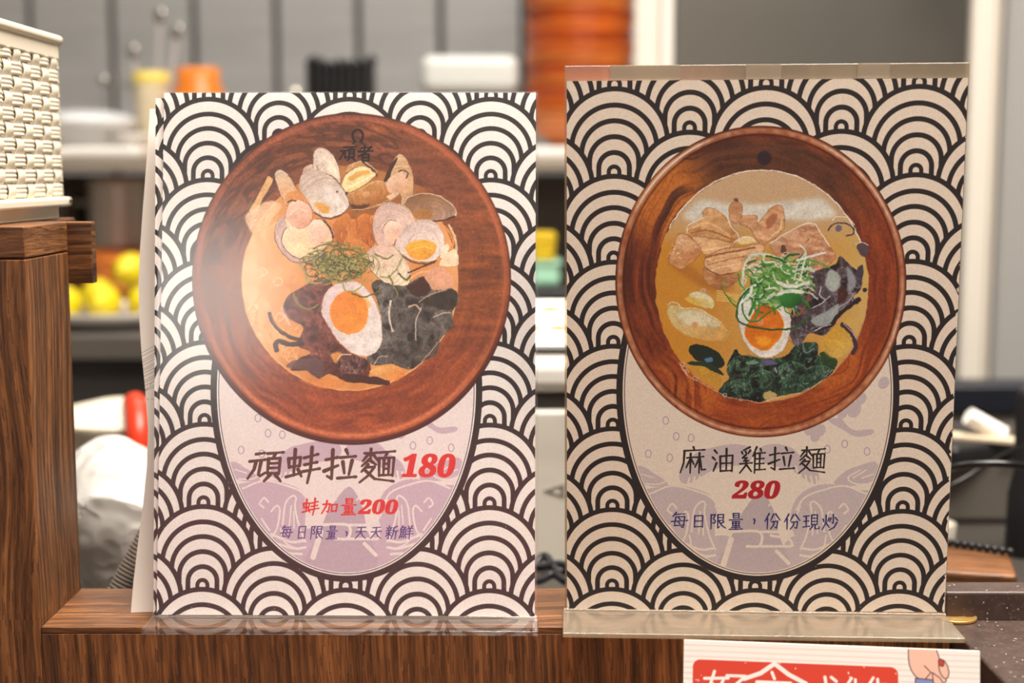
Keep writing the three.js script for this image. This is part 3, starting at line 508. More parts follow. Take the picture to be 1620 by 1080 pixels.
  shell([[858, 690], [880, 590], [940, 525], [1020, 508], [1110, 545], [1170, 608], [1198, 670], [1120, 730], [1040, 810], [1020, 850], [900, 845], [866, 770]], [[206, 176, 168], [238, 206, 190], 60], 6, [1000, 760]);
  P.fill([[950, 722], [1000, 652], [1062, 676], [1100, 730], [1052, 795], [1010, 832], [970, 800]], [[252, 222, 202], [238, 184, 160], 60]).line([[955, 690], [1000, 648], [1050, 660]], [126, 80, 72], 1);
  P.fill([[870, 760], [900, 720], [930, 740], [960, 820], [900, 840]], [222, 184, 172], { alpha: 0.8 });
  shell([[1040, 860], [1060, 790], [1130, 702], [1230, 650], [1330, 655], [1400, 710], [1430, 800], [1415, 900], [1360, 970], [1280, 986], [1180, 972], [1100, 930]], [[214, 190, 186], [250, 234, 222], 60], 6, [1250, 860]);
  P.fill([[1122, 872], [1150, 832], [1250, 808], [1350, 832], [1362, 892], [1300, 962], [1200, 966], [1140, 920]], [[244, 184, 66], [236, 160, 60], 80], { blur: 0.5 }).line([[1160, 890], [1250, 862], [1345, 880]], [252, 214, 130], 1.6, { alpha: 0.8 });
  P.line([[1095, 940], [1180, 985], [1290, 998], [1370, 975]], [70, 44, 40], 1.8).line([[1440, 700], [1490, 780], [1500, 850], [1440, 930], [1380, 960]], [232, 150, 72], 3).line([[1470, 690], [1520, 800], [1530, 950]], [252, 226, 190], 4, { alpha: 0.8 }).fill([[1410, 880], [1440, 840], [1470, 860], [1450, 930], [1400, 950]], [250, 230, 206]).fill([[1440, 930], [1520, 880], [1545, 960], [1530, 1010], [1400, 1010]], [252, 234, 206], { alpha: 0.85 });
  shell([[75, 740], [100, 660], [150, 622], [220, 680], [500, 700], [540, 790], [470, 900], [400, 960], [270, 986], [200, 970], [130, 900], [80, 815]], [[206, 172, 166], [222, 186, 172], 30], 4, [320, 800], [72, 40, 44]);
  P.fill([[130, 785], [180, 702], [300, 690], [440, 640], [520, 720], [540, 800], [480, 870], [400, 940], [300, 960], [200, 925], [142, 855]], [[255, 226, 190], [246, 206, 160], 60], { edge: [96, 56, 50], lw: 1.2 });
  P.fill([[330, 740], [380, 650], [450, 660], [510, 740], [500, 790], [440, 850], [370, 830]], [[255, 226, 208], [242, 190, 164], 60]).fill([[160, 620], [190, 520], [260, 488], [340, 520], [380, 600], [350, 680], [290, 715], [230, 700], [180, 690]], [[250, 212, 192], [232, 164, 136], 70], { edge: [170, 110, 92], lw: 0.7 });
  P.fill([[158, 640], [200, 680], [262, 760], [250, 790], [190, 745]], [250, 214, 186]).line([[200, 600], [260, 560], [330, 580]], [255, 236, 222], 2.2, { alpha: 0.7, blur: 0.6 }).line([[470, 650], [525, 730], [540, 790]], [70, 38, 36], 2.4).line([[180, 505], [215, 488], [245, 492]], [60, 36, 34], 2).line([[390, 590], [450, 625], [520, 640], [600, 608], [664, 548]], [86, 52, 54], 1.8);
  for (const [x, y] of [[260, 560], [430, 700], [400, 800], [300, 640]]) P.line([[x - 40, y + 30], [x, y], [x + 45, y + 25]], [222, 160, 136], 0.9, { alpha: 0.6 });
  shell([[400, 585], [330, 480], [282, 405], [276, 345], [300, 282], [360, 248], [440, 255], [540, 310], [622, 400], [666, 500], [660, 552], [600, 602], [500, 630]], [[204, 182, 168], [244, 232, 224], 70], 7, [500, 560]);
  P.fill([[386, 512], [450, 512], [515, 545], [500, 592], [440, 580]], [236, 172, 84], { blur: 0.8 }).fill(P.oval(575, 424, 8, 8), [60, 44, 44]).fill([[460, 380], [540, 400], [580, 500], [500, 520]], [252, 246, 240], { alpha: 0.4, blur: 2 });
  P.crop(380, 380, 4.5);
  shell([[905, 160], [895, 100], [950, 48], [1020, 26], [1100, 50], [1146, 112], [1200, 180], [1212, 262], [1190, 320], [1120, 324], [1030, 300], [955, 240]], [[226, 186, 170], [252, 238, 206], 70], 5, [1060, 220], [96, 70, 62]);
  P.line([[960, 60], [1000, 130], [1010, 230]], [248, 222, 204], 2.2, { alpha: 0.8 }).line([[1200, 230], [1290, 190], [1380, 160]], [92, 56, 52], 3).fill([[1310, 250], [1380, 190], [1450, 200], [1510, 260], [1500, 340], [1380, 345]], [226, 168, 138]).line([[1180, 290], [1280, 230], [1340, 220]], [240, 190, 150], 2.6);
  // egg
  P.fill([[580, 475], [610, 372], [680, 312], [770, 288], [860, 312], [940, 400], [990, 520], [1010, 650], [1000, 740], [960, 800], [890, 825], [800, 798], [700, 715], [630, 610], [588, 535]], [[226, 204, 206], [246, 238, 234], 30], { edge: [206, 170, 150], lw: 0.7 });
  P.fill([[880, 400], [930, 450], [910, 490], [880, 460]], [250, 206, 130], { blur: 0.8 }).fill([[637, 510], [660, 430], [720, 372], [800, 358], [870, 398], [910, 480], [905, 562], [862, 640], [780, 668], [700, 642], [655, 582]], [[236, 136, 50], [250, 156, 62], 60], { edge: [250, 190, 120], lw: 0.9 });
  // shredded leek
  const GR = [[128, 128, 68], [98, 100, 54], [166, 164, 106], [142, 136, 76], [66, 62, 36]];
  for (let k = 0; k < 230; k++) { const a = rnd() * 6.28, d = Math.pow(rnd(), 0.7), x = 690 + 230 * d * Math.cos(a), y = 165 + 130 * d * Math.sin(a), r = rr(16, 72), b = rnd() * 6.28, e = rr(0.5, 1); P.line([0, 0.9, 1.8, 2.7].map((t) => [x + r * Math.cos(b + t), y + r * e * Math.sin(b + t)]), GR[k % 5], rr(0.9, 2.5), { alpha: 0.92 }); }
  for (const l of [[[520, 60], [600, 30], [680, 40], [760, 70]], [[640, 140], [650, 80], [720, 60], [800, 70], [870, 110]], [[880, 110], [960, 120], [990, 170], [970, 240], [930, 290]], [[730, 300], [750, 360], [800, 365], [860, 330], [890, 270]], [[800, 380], [870, 400], [930, 390], [1010, 350]], [[1000, 260], [1060, 260], [1110, 210], [1150, 130], [1130, 70]], [[1060, 250], [1090, 320], [1125, 390]], [[1130, 240], [1180, 280], [1210, 250]], [[960, 100], [1040, 130], [1090, 105]], [[420, 160], [470, 250], [480, 300]], [[380, 380], [410, 450], [480, 490], [550, 460]], [[560, 200], [540, 150], [600, 90]]]) P.line(l, GR[Math.floor(rnd() * 3)], rr(1.8, 3.2));
  }); P = base;
  // burnt-in mark on the bowl
  P.crop(0, 0, 1).line(P.oval(566, 215, 8.2, 10, 0, 24).map((p) => p).slice(8, 24).concat(P.oval(566, 215, 8.2, 10, 0, 24).slice(0, 5)), [26, 18, 22], 3.6).line([[562, 224], [558, 227]], [26, 18, 22], 2.4).line([[570, 224], [574, 227]], [26, 18, 22], 2.4);
  P.glyph('wan', [537, 230, 26, 25], [26, 18, 22], 3.2, 0.05).glyph('person', [565, 230, 26, 26], [26, 18, 22], 3.2, 0.05);
  // words and prices
  const B = [84, 50, 46], Rd = [226, 48, 46], Pu = [84, 64, 132];
  P.glyph('wan', [391, 711, 57, 52], B, 5.2, 0.08).glyph('clam', [452, 705, 55, 60], B, 5.4, 0.04).glyph('pull', [512, 708, 52, 56], B, 5.4, 0.05).glyph('noodle', [569, 709, 56, 56], B, 4.6, 0.05).digits('180', [634, 718, 85, 35], Rd, 0.2);
  P.glyph('clam', [478, 787, 27, 28], Rd, 2.8, 0.05).glyph('add', [509, 790, 26, 24], Rd, 2.8, 0.12).glyph('amount', [540, 788, 24, 27], Rd, 2.6, 0.05).digits('200', [567, 790, 62, 22], Rd, 0.2);
  [['every', 443.5, 20], ['day', 469, 17], ['limit', 491, 20], ['amount', 516, 18.5], ['sky', 562, 18], ['sky', 586, 18], ['fresh', 609.6, 20], ['tasty', 632, 21.5]].forEach(([g, x, w]) => P.glyph(g, [x, 831, w, 22], Pu, 1.9, 0.12)); P.glyph('comma', [545, 839, 7, 9], Pu, 2.4);
  finish(c, M, 900);
  return texture(c);
}
// ---------------------------------------------------------------- print of the chicken ramen card
function printR() {
  SEED = 23; const c = canvasOf(KX, KY), ctx = c.getContext('2d'), M = printMap(CR); let P = Pen(ctx, M); P.map = M.to;
  PAPER = [232, 220, 204]; waves(ctx, M, [969, 928], [969.4, 274.8]);
  ovalPanel(P, 1199, 620, 224, 300, [198, 186, 190], [230, 219, 206]);
  woodBowl(P, M, { cx: 1203.5, cy: 445, rx: 230, ry: 246, tone: (px, py, r, a) => {
    const sx = Math.cos(a), sy = Math.sin(a), wob = fbm(px * 0.012 + 4, py * 0.012, 2), t = fbm((sx + 2) * 4 + (sy + 2) * 3, r * 38 + wob * 5, 4), s2 = ridge((sx + 3) * 3 + (sy + 3) * 2, r * 26 + wob * 9, 3), fine = fbm(px * 0.3, py * 0.3, 2);
    const top = sm(0.25, 0.9, -sy), right = sm(0, 0.9, sx), bot = sm(0.2, 0.95, sy);
    let c = mixc([82, 34, 18], [136, 62, 30], clamp01(1.9 * t - 0.5)); c = mixc(c, mixc([128, 52, 26], [160, 74, 36], clamp01(2 * t - 0.5)), 0.75 * right); c = mixc(c, mixc([134, 50, 24], [176, 78, 34], clamp01(2 * t - 0.5)), 0.7 * bot); c = mixc(c, mixc([66, 40, 28], [104, 62, 40], t), 0.85 * top * sm(0.96, 0.88, r));
    for (const [a0, w, k] of [[-2.45, 0.55, 0.85], [2.2, 0.45, 0.6], [0.85, 0.5, 0.5], [1.5, 0.4, 0.3]]) { const d = Math.abs(a - a0); if (d < w) c = mixc(c, [212, 124, 46], k * sm(w, 0.1, d) * sm(0.5, 0.9, s2)); }
    c = c.map((v) => v * (0.86 + 0.28 * fine));
    const lip = sm(0.948, 0.958, r) * sm(0.996, 0.984, r), hl = Math.exp(-Math.pow((r - 0.974) / 0.009, 2)); c = mixc(c, mixc([150, 78, 46], [196, 134, 96], clamp01(vn(a * 26, r * 30) * 1.2)), lip * 0.85);
    c = mixc(c, [234, 222, 208], hl * clamp01(0.95 * sm(0.5, 0.15, Math.abs(a + 2.3)) + 0.45 * sm(0.5, 0.1, Math.abs(a - 0.3)) + 0.5 * sm(0.6, 0.2, Math.abs(a + 0.75)) + 0.35 * sm(0.9, 0.2, Math.abs(a - 1.9)) + 0.3 * vn(a * 40, 2)));
    c = mixc(c, [58, 24, 14], 0.6 * Math.exp(-Math.pow((r - 0.944) / 0.007, 2)) + 0.7 * sm(0.988, 1, r));
    return c;
  } });
  broth(P, M, 1205, 452, 170, 184, (px, py) => {
    const n = fbm(px * 0.035, py * 0.035, 4), s = hash(px * 3 | 0, py * 3 | 0), t = sm(400, 330, py), lft = sm(1190, 1070, px);
    let c = mixc([196, 142, 62], [222, 176, 96], clamp01(n)); c = mixc(c, [206, 138, 34], 0.7 * lft * (1 - t)); c = mixc(c, [204, 174, 138], t); c = mixc(c, [214, 196, 128], 0.55 * sm(1300, 1370, px) * (1 - t));
    if (s > 0.86) c = mixc(c, [150, 100, 44], 0.3); return c;
  }, 0.03);
  const base = P; layer(ctx, (fx) => { P = Pen(fx, M);
  P.line(P.oval(1205, 452, 169, 183, 0, 72).slice(42, 69), [238, 232, 222], 1.8).line(P.oval(1205, 452, 169.5, 183, 0, 72).slice(2, 18), [206, 160, 120], 1.3, { alpha: 0.8 });
  P.crop(1030, 300, 4.5);
  P.fill([[235, 190], [300, 110], [380, 70], [560, 100], [640, 90], [760, 110], [900, 90], [1060, 76], [1200, 60], [1290, 130], [1310, 190], [1120, 220], [960, 215], [800, 240], [620, 230], [520, 190], [380, 190], [300, 230]], [222, 224, 216], { alpha: 0.92, blur: 3 });
  const meat = (pts, a, b, deg = 70) => { P.fill(pts, [a, b, deg], { edge: [148, 98, 62], lw: 0.8 }); const t = rr(-0.5, 0.4), ct = Math.cos(t), st2 = Math.sin(t); return P.tex(pts, (x, y) => { const u = x * ct + y * st2, v = -x * st2 + y * ct, n = fbm(u * 0.06, v * 0.17, 4), e = fbm(x * 0.045 + 6, y * 0.045, 3), r = ridge(u * 0.03 + 8, v * 0.09, 3); return n > 0.5 ? [255, 232, 200, (n - 0.5) * 1.1 + 0.25 * clamp01(e - 0.5)] : [150, 96, 60, (0.5 - n) * 0.8 + 0.5 * clamp01(0.46 - e) + (r > 0.9 ? 0.25 : 0)]; }); };
  P.fill([[120, 520], [300, 560], [400, 640], [600, 700], [420, 720]], [164, 100, 44], { alpha: 0.6, blur: 3 });
  meat([[180, 330], [230, 312], [330, 380], [355, 440], [300, 510], [220, 560], [150, 535], [124, 490], [160, 410]], [218, 172, 128], [206, 142, 88]);
  P.specks([[150, 380], [230, 330], [240, 440], [150, 530], [120, 490]], 60, [[246, 242, 236], [236, 214, 190]], 6, 26);
  meat([[560, 120], [600, 80], [650, 110], [640, 200], [600, 240], [560, 200]], [206, 156, 112], [196, 140, 96]).fill(P.oval(606, 72, 16, 12), [110, 72, 56], { blur: 0.7 });
  meat([[255, 300], [290, 240], [370, 200], [366, 160], [400, 130], [480, 150], [550, 220], [622, 330], [600, 372], [520, 360], [420, 345], [300, 345]], [222, 176, 122], [200, 144, 88]);
  P.line([[252, 310], [270, 250], [370, 200]], [246, 242, 234], 1.4).line([[545, 190], [570, 260], [625, 330], [590, 380]], [246, 242, 234], 1.4).line([[280, 310], [400, 290], [520, 330], [590, 350]], [164, 106, 64], 2).line([[300, 270], [400, 235], [480, 270], [560, 330]], [236, 196, 148], 3, { alpha: 0.8 });
  meat([[296, 335], [420, 345], [590, 385], [570, 420], [480, 455], [380, 462], [350, 410]], [232, 190, 140], [212, 160, 108]).line([[360, 430], [460, 420], [560, 400]], [244, 212, 168], 2.6, { alpha: 0.8 });
  meat([[700, 270], [640, 250], [628, 215], [670, 178], [745, 182], [758, 236], [790, 200], [860, 128], [930, 116], [952, 250], [900, 330], [830, 372], [795, 402], [745, 345]], [214, 160, 118], [218, 170, 126]).fill([[820, 220], [870, 170], [900, 180], [880, 240], [830, 280]], [172, 112, 80], { blur: 0.8 }).line([[860, 330], [915, 280], [935, 200]], [238, 200, 152], 2.6).line([[660, 178], [745, 172]], [244, 240, 232], 1.4);
  meat([[850, 382], [960, 310], [1080, 252], [1150, 240], [1200, 290], [1260, 390], [1315, 470], [1250, 545], [1120, 585], [1000, 490], [900, 470]], [214, 168, 134], [204, 148, 112]).specks([[900, 400], [1080, 280], [1180, 300], [1260, 450], [1120, 560], [960, 460]], 120, [[172, 114, 84], [232, 192, 160], [150, 96, 70]], 6, 30);
  P.line([[850, 382], [960, 310], [1090, 246], [1160, 244], [1210, 310], [1270, 400]], [244, 240, 232], 1.5).fill([[925, 400], [955, 400], [965, 460], [930, 450]], [104, 66, 56], { blur: 0.5 });
  meat([[365, 600], [400, 545], [560, 600], [640, 620], [560, 690], [480, 705], [410, 670]], [198, 142, 92], [158, 100, 58]);
  meat([[380, 500], [480, 432], [620, 410], [770, 386], [806, 424], [700, 530], [600, 592], [480, 604], [395, 560]], [232, 188, 142], [220, 172, 122]); P.line([[390, 480], [520, 450], [650, 430], [740, 410]], [150, 92, 54], 2.4).line([[410, 530], [540, 500], [680, 470]], [180, 122, 80], 1.6).line([[430, 570], [560, 540], [640, 520]], [246, 216, 176], 2.4, { alpha: 0.8 }).line([[395, 560], [480, 604], [600, 592]], [134, 84, 50], 1.6);
  P.fill([[620, 380], [640, 345], [700, 335], [740, 370], [690, 385]], [236, 212, 150]).line([[610, 370], [650, 338], [710, 338], [750, 372]], [246, 242, 232], 1.2);
  // bamboo pieces and potato-pale slices on the left
  P.crop(1030, 440, 4.5);
  P.fill([[240, 150], [270, 125], [320, 98], [400, 120], [450, 172], [432, 216], [330, 195]], [[230, 186, 70], [222, 214, 160], 0]).fill([[270, 120], [330, 96], [410, 122], [446, 170], [380, 150]], [226, 226, 190], { alpha: 0.9, blur: 0.5 }).line([[345, 92], [380, 78], [410, 96], [370, 108], [345, 92]], [180, 150, 120], 1.1);
  P.fill([[115, 245], [150, 190], [250, 222], [340, 226], [420, 260], [505, 325], [555, 405], [480, 445], [300, 422], [180, 360]], [[216, 204, 150], [218, 170, 96], 60], { blur: 0.8 }).fill([[180, 260], [240, 232], [340, 236], [440, 290], [490, 340], [380, 340], [260, 330]], [226, 222, 192], { alpha: 0.85, blur: 1 }).line([[120, 190], [150, 172], [190, 182], [225, 212], [330, 216], [420, 262], [500, 318]], [238, 232, 214], 1.3);
  P.fill([[290, 320], [320, 310], [330, 345], [300, 350]], [206, 150, 106], { blur: 1 }); for (let k = 0; k < 5; k++) P.line([[470, 90 + k * 16], [560, 110 + k * 14], [630, 120 + k * 16]], [232, 196, 116], 1.6);
  // seaweed at the bottom
  const WK = [[480, 800], [560, 700], [540, 620], [600, 510], [640, 545], [740, 560], [830, 572], [960, 552], [1040, 470], [1180, 460], [1200, 560], [1320, 595], [1280, 680], [1200, 740], [1100, 800], [960, 830], [860, 850], [760, 880], [640, 860], [520, 835]];
  P.tex(WK, leafy([9, 17, 16], [42, 80, 56], [196, 214, 220], 0.055, 0.12)).fill([[278, 480], [380, 478], [490, 540], [520, 620], [430, 640], [290, 555]], [24, 40, 30]).fill([[1200, 540], [1260, 520], [1330, 600], [1240, 620]], [44, 74, 40]).fill([[250, 600], [330, 590], [420, 620], [500, 700], [480, 760], [400, 720], [300, 640]], [196, 150, 54], { blur: 1 }).fill([[260, 600], [330, 592], [430, 610], [520, 680], [480, 680], [380, 630], [290, 620]], [34, 56, 36]);
  P.specks(WK, 130, [[44, 88, 58], [74, 120, 92], [12, 24, 22], [28, 62, 44], [24, 40, 44], [10, 18, 16]], 14, 80).specks(WK, 40, [[176, 198, 204], [206, 220, 222], [120, 150, 170]], 8, 40);
  for (const q of [[[540, 640], [600, 560], [680, 580], [700, 660], [620, 720], [560, 700]], [[700, 700], [800, 650], [880, 700], [820, 780], [720, 770]], [[900, 640], [1000, 590], [1100, 640], [1060, 720], [940, 720]], [[1090, 660], [1180, 620], [1270, 640], [1220, 710], [1120, 720]], [[560, 740], [660, 720], [720, 800], [620, 840]]]) P.tex(q, leafy([8, 18, 16], [70, 112, 84], [210, 224, 226], 0.09, 0.16)).line(q.slice(0, 4), [120, 156, 136], 1, { alpha: 0.6 });
  P.fill([[380, 570], [430, 565], [440, 590], [400, 595]], [86, 128, 170], { blur: 0.5 }).fill([[800, 820], [850, 800], [895, 830], [870, 856], [810, 860]], [196, 176, 116]).fill([[780, 590], [850, 580], [900, 605], [830, 622]], [92, 92, 134], { blur: 0.6 }).fill([[670, 600], [730, 585], [770, 605], [700, 615]], [110, 150, 130], { blur: 0.6 });
  P.fill([[1230, 430], [1320, 350], [1400, 360], [1430, 460], [1380, 540], [1300, 570], [1230, 510]], [[216, 168, 56], [210, 176, 90], 60], { blur: 1.2 });
  // wood ear on the right
  const WD = [[990, 260], [1060, 90], [1110, -20], [1200, -60], [1310, -100], [1345, -155], [1420, -90], [1490, -30], [1500, 60], [1440, 140], [1490, 140], [1470, 180], [1400, 220], [1300, 330], [1230, 410], [1130, 390], [1060, 470], [1010, 470], [985, 360]];
  P.tex(WD, leafy([32, 22, 28], [120, 108, 118], [214, 216, 226], 0.05, 0.14)).specks(WD, 70, [[96, 80, 92], [30, 22, 28], [132, 126, 140], [84, 52, 44], [40, 30, 44]], 14, 70);
  P.fill([[1140, 290], [1250, 235], [1340, 180], [1310, 290], [1220, 340], [1160, 330]], [156, 168, 170], { blur: 0.8 }).fill([[1270, -60], [1340, -20], [1340, 60], [1290, 100], [1240, 40]], [172, 184, 180], { blur: 1 }).fill([[1390, -80], [1450, -20], [1450, 60], [1400, 100], [1400, 20]], [150, 152, 164], { blur: 1 }).fill([[1330, 90], [1370, 60], [1390, 140], [1340, 180]], [74, 42, 36]);
  P.line([[1130, 80], [1110, 170], [1060, 250], [1010, 270]], [134, 82, 60], 4).line([[1270, 130], [1210, 180], [1150, 210]], [186, 186, 200], 1.8).line([[1210, 60], [1200, 120], [1240, 150]], [190, 186, 206], 2).line([[1170, 370], [1230, 350], [1290, 330], [1330, 270], [1400, 210], [1480, 150]], [44, 30, 36], 6).line([[1160, 376], [1230, 340], [1280, 332]], [206, 202, 216], 1.4).line([[1360, 330], [1410, 370], [1445, 430], [1458, 490], [1440, 530]], [62, 46, 60], 6.5).line([[1370, 325], [1430, 380], [1466, 440]], [196, 180, 190], 1.2).line([[1450, 100], [1400, 170], [1330, 210], [1260, 280]], [188, 186, 200], 1.3).line([[1080, 470], [1100, 530], [1160, 500]], [150, 160, 176], 1.2);
  P.crop(1030, 300, 4.5).line([[1260, 290], [1300, 245], [1380, 240], [1440, 270], [1440, 315], [1390, 328]], [50, 44, 62], 2).fill(P.oval(1335, 275, 24, 24), [112, 106, 130]).fill([[1465, 390], [1520, 380], [1550, 420], [1530, 480], [1480, 450]], [88, 70, 80]).line([[1455, 390], [1500, 375], [1545, 395]], [220, 214, 220], 1.2).fill(P.oval(1520, 715, 16, 16), [50, 44, 52]).fill([[1470, 560], [1510, 540], [1500, 650], [1465, 640]], [64, 60, 76]).line([[1290, 220], [1320, 192], [1400, 200], [1450, 250]], [240, 236, 226], 1.2);
  P.crop(1030, 440, 4.5);
  // egg
  P.fill([[615, 215], [640, 120], [700, 62], [790, 70], [880, 130], [960, 200], [992, 280], [990, 380], [960, 480], [900, 545], [820, 565], [740, 540], [670, 462], [630, 350]], [[222, 226, 226], [236, 234, 230], 30], { edge: [180, 160, 130], lw: 0.8 });
  P.fill([[665, 372], [712, 280], [760, 200], [820, 184], [900, 230], [940, 310], [930, 402], [880, 470], [820, 512], [740, 492], [682, 432]], [[206, 92, 22], [232, 140, 30], 80], { edge: [242, 176, 70], lw: 1 }).fill([[820, 270], [900, 250], [925, 330], [880, 380], [820, 340]], [226, 124, 34], { blur: 1.2 }).fill([[740, 430], [800, 410], [860, 450], [800, 490]], [244, 158, 44], { blur: 1.2 }).fill([[745, 290], [790, 280], [800, 330], [760, 335]], [228, 150, 110], { alpha: 0.8, blur: 0.8 });
  // shredded spring onion
  P.crop(1030, 300, 4.5);
  const GN = [[54, 130, 48], [96, 164, 72], [226, 236, 228], [30, 92, 40], [146, 190, 110], [70, 146, 64], [206, 222, 206]];
  P.fill([[720, 640], [840, 560], [1010, 540], [1080, 700], [1040, 800], [860, 820], [720, 760]], [92, 150, 66], { alpha: 0.8, blur: 2 });
  for (let k = 0; k < 190; k++) { const x = rr(640, 1080), y = rr(480, 790), a = rr(-0.7, 1.2), l = rr(40, 150), b = rr(-30, 30); P.line([[x, y], [x + l * 0.5 * Math.cos(a) - b * Math.sin(a), y + l * 0.5 * Math.sin(a) + b], [x + l * Math.cos(a), y + l * Math.sin(a)]], GN[k % 7], rr(0.8, 3.4), { alpha: 0.9 }); }
  for (const [l, c, w] of [[[[650, 700], [660, 560], [700, 480], [780, 455], [880, 480], [980, 530]], 6, 4], [[[820, 470], [900, 490], [960, 520]], 3, 3], [[[1030, 510], [1130, 500], [1220, 530], [1265, 550]], 1, 3], [[[1040, 500], [1150, 470], [1240, 450]], 2, 3.4], [[[1060, 400], [1100, 440], [1080, 560], [1060, 640]], 2, 2.4], [[[1100, 440], [1050, 520], [1020, 640]], 6, 2.2], [[[620, 600], [640, 680], [700, 740]], 5, 2.4], [[[900, 660], [1000, 690], [1120, 660]], 2, 5], [[[910, 740], [990, 720], [1080, 730]], 2, 5.5], [[[520, 650], [530, 740], [600, 800]], 1, 1.6], [[[650, 800], [680, 720], [740, 680]], 2, 5]]) P.line(l, GN[c], w);
  P.crop(1030, 440, 4.5).fill([[910, 120], [1000, 105], [1075, 130], [1060, 180], [990, 212], [930, 190]], [[60, 140, 60], [28, 92, 40], 40]).line([[920, 110], [1000, 88], [1080, 96]], [222, 234, 224], 4);
  for (const [l, c, w] of [[[[700, 70], [640, 140], [612, 220], [620, 300], [700, 340], [800, 360], [900, 366], [1010, 355], [1080, 320], [1130, 270]], 3, 2.8], [[[730, 60], [670, 120], [650, 220], [690, 300], [760, 300], [830, 250], [930, 190]], 0, 2.6], [[[770, 60], [740, 160], [700, 260]], 0, 4], [[[760, 120], [770, 200], [740, 290]], 5, 3], [[[800, 60], [810, 110], [770, 150], [700, 140]], 3, 2], [[[520, 90], [560, 160], [620, 210]], 0, 2.2], [[[640, 170], [700, 120], [720, 60]], 2, 4]]) P.line(l, GN[c], w);
  // bubbles along the rim of the broth
  P.crop(1030, 440, 4.5); for (const [x, y, r] of [[225, 610, 14], [240, 640, 18], [255, 662, 12], [310, 710, 14], [330, 718, 10], [525, 830, 12], [640, 862, 10], [860, 856, 10], [370, 90, 14]]) P.line(P.oval(x, y, r, r * 0.9, 0, 14), [214, 200, 196], 0.9, { closed: true });
  P.line([[200, 600], [260, 690], [340, 735], [480, 810], [560, 850], [680, 868], [770, 885], [860, 862], [1000, 830], [1100, 795], [1200, 740], [1290, 650]], [236, 220, 206], 1, { alpha: 0.75 });
  }); P = base;
  // dark mark on the bowl
  P.crop(0, 0, 1).fill(P.oval(1209, 250, 11, 11.5), [46, 28, 40], { blur: 1.2 });
  const K = [34, 26, 30], Rd = [178, 26, 40], N = [42, 42, 104];
  P.glyph('sesame', [1076, 706, 41, 43], K, 3.0, 0.03).glyph('oil', [1126, 708, 35, 40], K, 3.1, 0.02).glyph('chicken', [1169, 706, 42, 43], K, 2.9, 0.03).glyph('pull', [1215, 705, 42, 43], K, 3.1, 0.02).glyph('noodle', [1263, 706, 43, 44], K, 2.8, 0.03).digits('280', [1158.5, 760.5, 74, 27], Rd, 0.2);
  [['every', 1061.6, 27, 809.7, 27.5], ['day', 1094, 22, 814, 21], ['limit', 1123, 25, 812, 25], ['amount', 1153, 22.5, 811, 27], ['portion', 1209, 25.5, 811, 26], ['portion', 1240, 26, 812, 25.5], ['now', 1270, 26.5, 813, 25], ['fry', 1300, 26, 813, 26]].forEach(([g, x, w, y, h]) => P.glyph(g, [x, y, w, h], N, 2.2, 0.02)); P.glyph('comma', [1190, 819, 7, 10], N, 2.4);
  for (let k = 0; k < 46; k++) { const y = Math.pow(rnd(), 0.6) * KY, w = rr(2, 9), h = rr(3, 16); ctx.fillStyle = rgb([238, 230, 218], 0.9); ctx.beginPath(); ctx.moveTo(KX, y - h); ctx.lineTo(KX - w, y - h * 0.3); ctx.lineTo(KX - w * 0.6, y + h * 0.4); ctx.lineTo(KX, y + h); ctx.fill(); }
  finish(c, M, 160);
  return texture(c);
}
const texL = printL(), texR = printR();

// ---------------------------------------------------------------- the two menu cards and their acrylic stands
function cardGroup(C) { const m = new THREE.Matrix4().makeBasis(C.ex, C.ey, C.n).setPosition(C.o); return m; }
function place(o, C) { o.applyMatrix4(cardGroup(C)); return o; }
function cardGeo(w, h, th) { const g = new THREE.BoxGeometry(w, h, th).translate(w / 2, h / 2, -th / 2); return g; }
const mCardEdge = std(0xeae4dc, 0.8);
function makeCard(C, tex, name, label, gloss, w = CW_M, h = CH_M) {
  const mPrint = phys({ map: tex, roughness: 0.62, clearcoat: gloss, clearcoatRoughness: 0.4, bumpMap: bPaper, bumpScale: 0.00003 });
  const o = shade(new THREE.Group()); o.name = numbered(name); scene.add(o);
  part('print', new THREE.PlaneGeometry(w, h).translate(w / 2, h / 2, 0.00005), mPrint, o);
  part('backing_board', cardGeo(w, h, 0.0008), mCardEdge, o);
  return place(tag(o, label, 'menu card', 'menu cards on the counter'), C);
}
const bPaper = bumpField(512, 512, (u, v) => fbm(u * 150, v * 200, 2));
const cardL = makeCard(CL, texL, 'menu_card', 'menu card of the clam ramen bowl priced 180, inside the leaning acrylic stand', 0.15);
const cardR = makeCard(CR, texR, 'menu_card', 'menu card of the sesame oil chicken ramen bowl priced 280, in the upright acrylic stand', 0.06);
{ // second copy tucked behind the clam card, a little further left
  const C = { ...CL, o: CL.o.clone().addScaledVector(CL.n, -0.0016).addScaledVector(CL.ex, -0.0022).addScaledVector(CL.ey, -0.0007) };
  const a = -0.0105, ex = CL.ex.clone().multiplyScalar(Math.cos(a)).addScaledVector(CL.ey, -Math.sin(a)), ey = CL.ey.clone().multiplyScalar(Math.cos(a)).addScaledVector(CL.ex, Math.sin(a));
  makeCard({ ...C, ex, ey }, texL, 'menu_card', 'spare menu card tucked behind the clam ramen card, only its patterned edge showing', 0.1, CW_M - 0.004, CH_M - 0.002);
}
